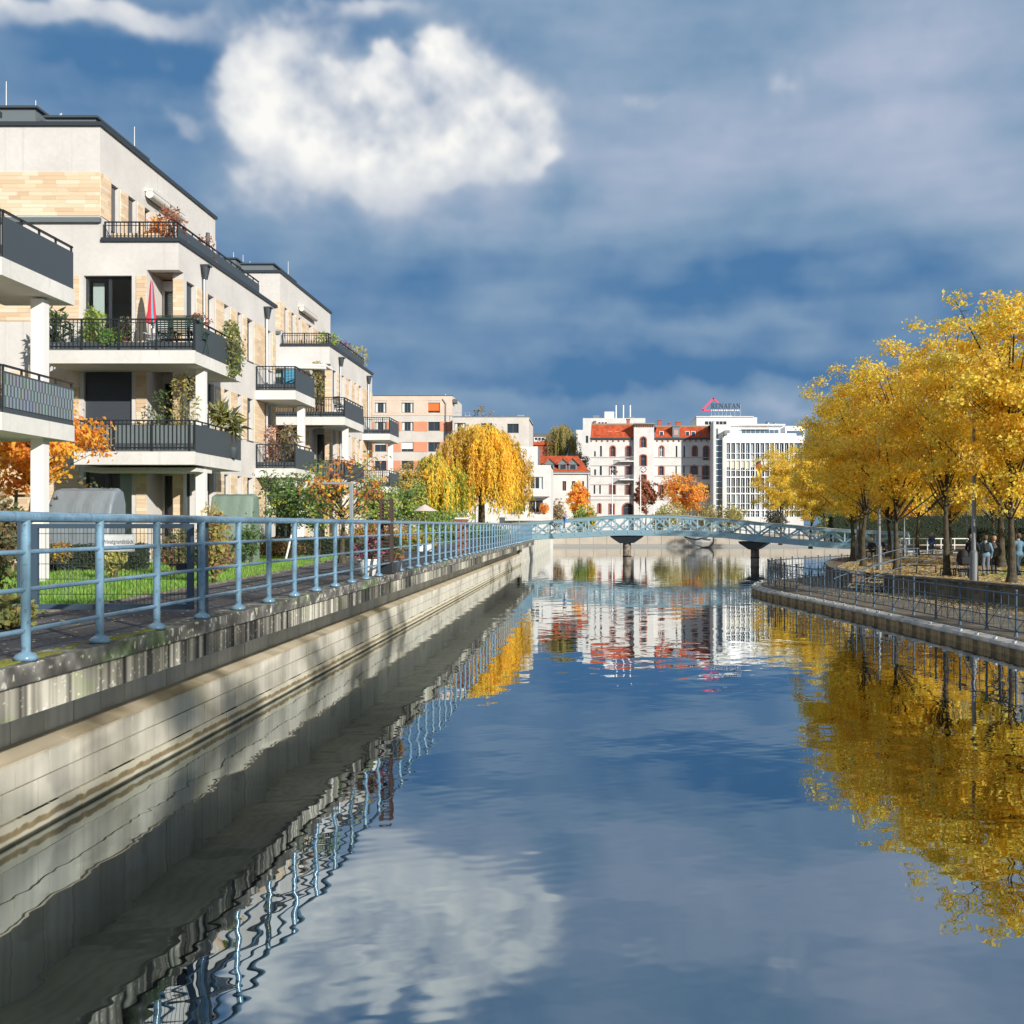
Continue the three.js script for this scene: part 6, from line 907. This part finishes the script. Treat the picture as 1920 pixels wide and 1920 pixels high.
{
  const lit = (n, seed, sample, size, cols, y0) => { const g = leaves(n, seed, sample, size, cols), p = g.attributes.position, q = g.attributes.normal; for (let i = 0; i < p.count; i++) { p.setY(i, y0(p.getX(i), -p.getZ(i)) + Math.abs(p.getY(i)) * .18 + .006); q.setXYZ(i, q.getX(i) * .25, Math.sign(q.getY(i) || 1), q.getZ(i) * .25); } return g; };
  const cols = YELLOW.concat([[.5, .24, .05], [.4, .2, .06], [.58, .34, .06]]);
  const inB = (r) => { const i = r() * (wallLineB.length - 60) | 0, [x, d] = wallLineB[i]; return [x, d]; };
  const a = lit(26000, 161, (r) => { const d = 36 + 50 * Math.pow(r(), 1.6), e = d > 49 ? 12.4 + Math.max(0, d - 55) * .3 : d > 45 ? 13.4 : 14.2 + (45 - d) * .2; return [e + .3 + Math.pow(r(), 1.4) * 11, 0 + (r() - .5) * .2, d]; }, .17, cols, () => PY + .008);
  stuff(tag(part('fallen_leaves', a, mats.leaf, null, true), 'yellow and brown fallen leaves covering the upper promenade', 'leaves'));
  const b = lit(7000, 162, (r) => { const [x, d] = inB(r), o = -Math.pow(r(), 2.2) * 2.6; return [x + o - .1, (r() - .5) * .2, d + (r() - .5)]; }, .14, cols, () => LY + .008);
  stuff(tag(part('fallen_leaves', b, mats.leaf, null, true), 'fallen leaves drifted against the retaining wall foot', 'leaves'));
  const c = lit(900, 163, (r) => { const i = r() * 6 | 0, s = r() * 2.6, o = -.5 + i * .34 + r() * .34; return [12.0 + .26 * s + .966 * o, (r() - .5) * .2, 49.15 - .966 * s + .26 * o]; }, .13, cols, (x, d) => { const o = (x - 12.0) * .966 + (d - 49.15) * .26; return LY + .125 * (clamp(Math.floor((o + .5) / .34), 0, 5) + 1) + .004; });
  stuff(tag(part('fallen_leaves', c, mats.leaf, null, true), 'fallen leaves lying on the stone steps', 'leaves'));
  const e = lit(700, 164, (r) => { const d = 7 + 34 * Math.pow(r(), 1.5); return [-5.35 - r() * 2.0, (r() - .5) * .2, d]; }, .05, cols.concat([[.4, .38, .32]]), () => QY + .002);
  stuff(tag(part('fallen_leaves', e, mats.leaf, null, true), 'small scattered leaves on the asphalt garden path', 'leaves'));
}
// ================================================================ people
function personGeo(pose, C) { // bones [ax, ay, az, bx, by, bz, ra, rb, colour], facing +z in own axes, feet at 0
  const B = [], J = (a, b, ra, rb, c) => B.push([...a, ...b, ra, rb, C[c]]);
  const { hipY = .92, lean = 0, legs, arms, head = 0 } = pose, sh = [0, hipY + .5, lean], neck = [0, hipY + .56, lean * 1.1], hd = [0, hipY + .72, lean * 1.15 + head];
  J([-.07, hipY, 0], [.07, hipY, 0], .125, .125, 'top'); J([0, hipY, 0], [0, hipY + .3, lean * .6], .135, .15, 'top'); J([0, hipY + .3, lean * .6], [0, hipY + .42, lean], .15, .14, 'top'); J([-.14, hipY + .45, lean], [.14, hipY + .45, lean], .085, .085, 'top'); J(sh, neck, .07, .058, 'skin'); J(neck, [0, hipY + .64, lean * 1.12 + head * .6 + .015], .055, .06, 'skin'); J([0, hipY + .66, lean * 1.13 + head + .03], [0, hipY + .76, lean * 1.15 + head], .07, .098, 'skin'); J([0, hipY + .685, lean * 1.14 + head + .1], [0, hipY + .70, lean * 1.14 + head + .115], .016, .013, 'skin'); // nose
  J([0, hipY + .79, lean * 1.15 + head - .02], [0, hipY + .72, lean * 1.15 + head - .05], .09, .095, 'hair');
  legs.forEach(([k, f], i) => { const s = i ? 1 : -1, h = [s * .095, hipY - .05, 0]; J(h, k, .098, .068, 'legs'); J(k, f, .068, .046, 'legs'); J([f[0], f[1] - .02, f[2] - .03], [f[0] + s * .02, f[1] - .045, f[2] + .15], .045, .035, 'shoe'); });
  const hands = []; arms.forEach(([e, w], i) => { const s = i ? 1 : -1, a = [s * .2, hipY + .44, lean]; J(a, e, .062, .048, 'top'); J(e, w, .048, .036, 'top'); const dx = w[0] - e[0], dy = w[1] - e[1], dz = w[2] - e[2], l = Math.hypot(dx, dy, dz), u = [dx / l, dy / l, dz / l]; const p = [w[0] + u[0] * .08, w[1] + u[1] * .08, w[2] + u[2] * .08]; J(w, p, .03, .036, 'skin'); hands.push([p, u, s]); });
  const N = 64, mc = new MarchingCubes(N, new THREE.MeshBasicMaterial(), false, false, 60000), S = .95, cy = hipY > .7 ? .88 : .66; mc.isolation = 0;
  const near = (x, y, z) => { let d = 9, best = 9, col = C.top; for (const b of B) { const vx = b[3] - b[0], vy = b[4] - b[1], vz = b[5] - b[2], L = vx * vx + vy * vy + vz * vz, t = clamp(((x - b[0]) * vx + (y - b[1]) * vy + (z - b[2]) * vz) / (L || 1)), q = Math.hypot(x - b[0] - vx * t, y - b[1] - vy * t, z - b[2] - vz * t) - lerp(b[6], b[7], t); if (q < best) { best = q; col = b[8]; } const h = Math.max(.035 - Math.abs(d - q), 0) / .035; d = Math.min(d, q) - h * h * .035 * .25; } return [d, col]; };
  for (let k = 0; k < N; k++) for (let j = 0; j < N; j++) for (let i = 0; i < N; i++) { const x = (i - N / 2) / (N / 2) * S, y = (j - N / 2) / (N / 2) * S + cy, z = (k - N / 2) / (N / 2) * S; mc.field[k * N * N + j * N + i] = Math.abs(x) > .55 ? -1 : -near(x, y, z)[0]; }
  mc.update(); const n = mc.count, pos = new Float32Array(n * 3), nor = new Float32Array(n * 3), col = new Float32Array(n * 3);
  for (let i = 0; i < n; i++) { const x = mc.positionArray[i * 3] * S, y = mc.positionArray[i * 3 + 1] * S + cy, z = mc.positionArray[i * 3 + 2] * S, c = near(x, y, z)[1]; pos.set([x, y, z], i * 3); nor.set([mc.normalArray[i * 3], mc.normalArray[i * 3 + 1], mc.normalArray[i * 3 + 2]], i * 3); col.set(c, i * 3); }
  const g = new THREE.BufferGeometry(); g.setAttribute('position', new THREE.BufferAttribute(pos, 3)); g.computeVertexNormals(); g.setAttribute('color', new THREE.BufferAttribute(col, 3)); g.setAttribute('uv', new THREE.BufferAttribute(new Float32Array(n * 2), 2));
  const fin = []; for (const [p, u, s] of hands) { for (let f = 0; f < 4; f++) { const o = (f - 1.5) * .019, a = new THREE.Vector3(p[0], p[1], p[2] + o), m = a.clone().add(new THREE.Vector3(u[0] * .05, u[1] * .05, u[2] * .05)), e = m.clone().add(new THREE.Vector3(u[0] * .03 - s * .02, u[1] * .035, u[2] * .03)); fin.push(tint(bar(a, m, .0095, 5, .0085), C.skin), tint(bar(m, e, .0085, 5, .007), C.skin)); } const a = new THREE.Vector3(p[0] - u[0] * .04, p[1] - u[1] * .04, p[2] + .03); fin.push(tint(bar(a, a.clone().add(new THREE.Vector3(-s * .01, -.03, .03)), .011, 5, .009), C.skin)); }
  for (const s of [-.034, .034]) fin.push(tint(new THREE.SphereGeometry(.011, 6, 5).translate(s, hipY + .735, lean * 1.15 + head + .083), [.03, .025, .02]), tint(new THREE.SphereGeometry(.022, 6, 5).scale(.5, 1.3, 1).translate(s * 2.75, hipY + .725, lean * 1.15 + head), C.skin)); fin.push(tint(bx(-.025, .025, hipY + .655, hipY + .665, 0, .004).translate(0, 0, lean * 1.15 + head + .1), [.35, .12, .1]));
  return join([g, ...fin]);
}
const skinMat = M([1, 1, 1], .8, { vertexColors: true });
const SKIN = [.55, .34, .25], stand = (step = .12, lean = .02) => ({ lean, legs: [[[-.1, .5, step * .7], [-.1, .08, step]], [[.1, .5, -step * .3 + .05], [.1, .08, -step]]], arms: [[[-.27, 1.1, -step * .6], [-.26, .87, -step * .3 + .08]], [[.27, 1.1, step * .5], [.26, .87, step + .08]]] });
const sitP = { hipY: .5, lean: -.03, legs: [[[-.11, .5, .44], [-.11, .08, .42]], [[.11, .5, .44], [.12, .08, .46]]], arms: [[[-.26, .68, .06], [-.08, .58, .3]], [[.26, .68, .06], [.09, .58, .3]]] }, pushP = { lean: .06, legs: [[[-.1, .5, .14], [-.1, .08, .22]], [[.1, .5, 0], [.1, .08, -.18]]], arms: [[[-.27, 1.12, .14], [-.2, 1.02, .42]], [[.27, 1.12, .14], [.2, 1.02, .42]]] };
function person(label, pose, C, x, y, d, turn, s = 1) { const t = thing('person', label, 'person', [x, y, -d]); t.rotation.y = turn; t.scale.setScalar(s); const o = new THREE.Mesh(personGeo(pose, { skin: SKIN, shoe: [.03, .03, .03], hair: [.06, .04, .03], ...C }), skinMat); o.name = 'body'; o.castShadow = o.receiveShadow = true; t.add(o); return t; }
const BLUE = [.13, .24, .33];
{ const t = person('person in pale blue jacket and grey trousers with small dark backpack', stand(.08), { top: BLUE, legs: [.14, .15, .19], hair: [.12, .06, .04] }, gx(1848, 46.6), PY, 46.6, Math.PI - .15); const bp2 = new THREE.Mesh(join([new RoundedBoxGeometry(.27, .36, .13, 3, .05).translate(0, 1.22, -.2), new RoundedBoxGeometry(.2, .15, .05, 2, .02).translate(0, 1.15, -.28), bx(-.11, -.075, 1.15, 1.46, -.02, .2), bx(.075, .11, 1.15, 1.46, -.02, .2)]), mats.darkMetal); bp2.name = 'backpack'; t.add(bp2); }
person('person in dark coat walking close beside the backpack wearer', stand(.1), { top: [.07, .06, .05], legs: [.03, .03, .04], hair: [.35, .2, .12] }, gx(1864, 47.6), PY, 47.6, Math.PI - .1, .98);
person('person in blue jacket and dark jeans striding past the thickest trunk', stand(.2), { top: [.10, .19, .27], legs: [.03, .06, .09], hair: [.09, .06, .05] }, gx(1910, 46.8), PY, 46.8, Math.PI + .35, 1.05);
person('person in long black coat pushing the pram', pushP, { top: [.012, .012, .02], legs: [.015, .015, .02], hair: [.35, .3, .27] }, gx(1822, 46.2), PY, 46.2, Math.PI * .82, 1.03);
person('seated person in black with hands folded on the bench', sitP, { top: [.018, .018, .02], legs: [.02, .02, .025], hair: [.3, .12, .06] }, gx(1636, 72.4), PY, 72.6, 0); person('seated person in black leaning at the bench end by the lamp', sitP, { top: [.015, .015, .017], legs: [.015, .015, .02], hair: [.03, .02, .02] }, gx(1654, 72.4), PY, 72.6, .15);
person('small person in blue clothes standing near the white railing', stand(.05), { top: [.03, .08, .25], legs: [.04, .12, .25], hair: [.4, .32, .2] }, gx(1747, 80), PY, 80, .2, .93); person('person in bright blue jacket crossing the footbridge', stand(.14), { top: [.05, .16, .45], legs: [.5, .5, .5], hair: [.1, .08, .06] }, gx(1060, 99), -.66, 98.6, -1.3, 1.0);
{ const d = 72.9, x = gx(1645, d), t = thing('park_bench', 'dark park bench carrying the seated couple', 'bench', [x, PY, -d]); part('seat', [0, 1, 2].map((i) => rbx(x - .95, x + .95, PY + .40, PY + .435, d - .22 + i * .15, d - .1 + i * .15, .01)), mats.timber, t); part('backrest', [0, 1].map((i) => rbx(x - .95, x + .95, PY + .55 + i * .16, PY + .67 + i * .16, d + .25, d + .28, .01)), mats.timber, t); for (const s of [-.8, .8]) part('leg', [bx(x + s - .03, x + s + .03, PY, PY + .4, d - .18, d - .12), bx(x + s - .03, x + s + .03, PY, PY + .85, d + .2, d + .25)], mats.darkMetal, t); }
{ // pram
  const d = 45.6, x = gx(1806, d), t = thing('pram', 'black pram with a raised hood pushed along the promenade', 'pram', [x, PY, -d]), m = mats.darkMetal, cloth = M([.012, .012, .016], .8);
  for (const [a, b, r] of [[-.24, -.3, .15], [.24, -.3, .15], [-.26, .32, .19], [.26, .32, .19]]) { const w = part('wheel', new THREE.TorusGeometry(r - .025, .028, 6, 18).rotateY(Math.PI / 2).translate(x + a, PY + r, -d - b), m, t); part('spokes', [0, 1, 2].map((k) => bar(V(x + a, PY + r - (r - .03) * Math.cos(k * 1.05), d + b - (r - .03) * Math.sin(k * 1.05)), V(x + a, PY + r + (r - .03) * Math.cos(k * 1.05), d + b + (r - .03) * Math.sin(k * 1.05)), .008, 4)), mats.steel, w); }
  part('chassis', [bar(V(x - .22, PY + .18, d - .3), V(x - .24, PY + 1.02, d + .55), .016), bar(V(x + .22, PY + .18, d - .3), V(x + .24, PY + 1.02, d + .55), .016), bar(V(x - .24, PY + 1.02, d + .55), V(x + .24, PY + 1.02, d + .55), .02), bar(V(x - .24, PY + .2, d + .32), V(x - .23, PY + .62, d), .015), bar(V(x + .24, PY + .2, d + .32), V(x + .23, PY + .62, d), .015)], mats.steel, t);
  part('basket', rbx(x - .19, x + .19, PY + .2, PY + .36, d - .2, d + .25, .05, 2), cloth, t); part('seat_tub', rbx(x - .23, x + .23, PY + .5, PY + .86, d - .4, d + .28, .1, 3), cloth, t); part('hood', new THREE.SphereGeometry(.34, 12, 8, 0, Math.PI * 2, 0, Math.PI * .55).scale(.72, 1.15, .9).rotateX(.5).translate(x, PY + .82, -d - .08), cloth, t);
}
{ // vehicles and building glimpsed beyond the far trees
  const d = 128, t = thing('parked_van', 'white parked van beyond the footbridge landing', 'van', [gx(1590, d), PY, -d]), x = gx(1590, d); part('body', [rbx(x - 2.6, x + 1.2, PY + .35, PY + 2.3, d, d + 1.9, .15, 2), rbx(x + 1.0, x + 2.6, PY + .35, PY + 1.35, d + .03, d + 1.87, .2, 2)], mats.white, t); part('windscreen', beam(V(x + 1.22, PY + 2.15, d + .95), V(x + 1.95, PY + 1.33, d + .95), 1.6, .05), mats.darkGlass, t); part('side_window', bx(x - .2, x + 1.1, PY + 1.4, PY + 2.0, d - .02, d), mats.darkGlass, t); for (const a of [-1.7, 1.7]) part('wheel', new THREE.CylinderGeometry(.34, .34, .22, 16).rotateX(Math.PI / 2).translate(x + a, PY + .34, -d - .08), mats.darkMetal, t);
}

renderer.render(scene, camera);
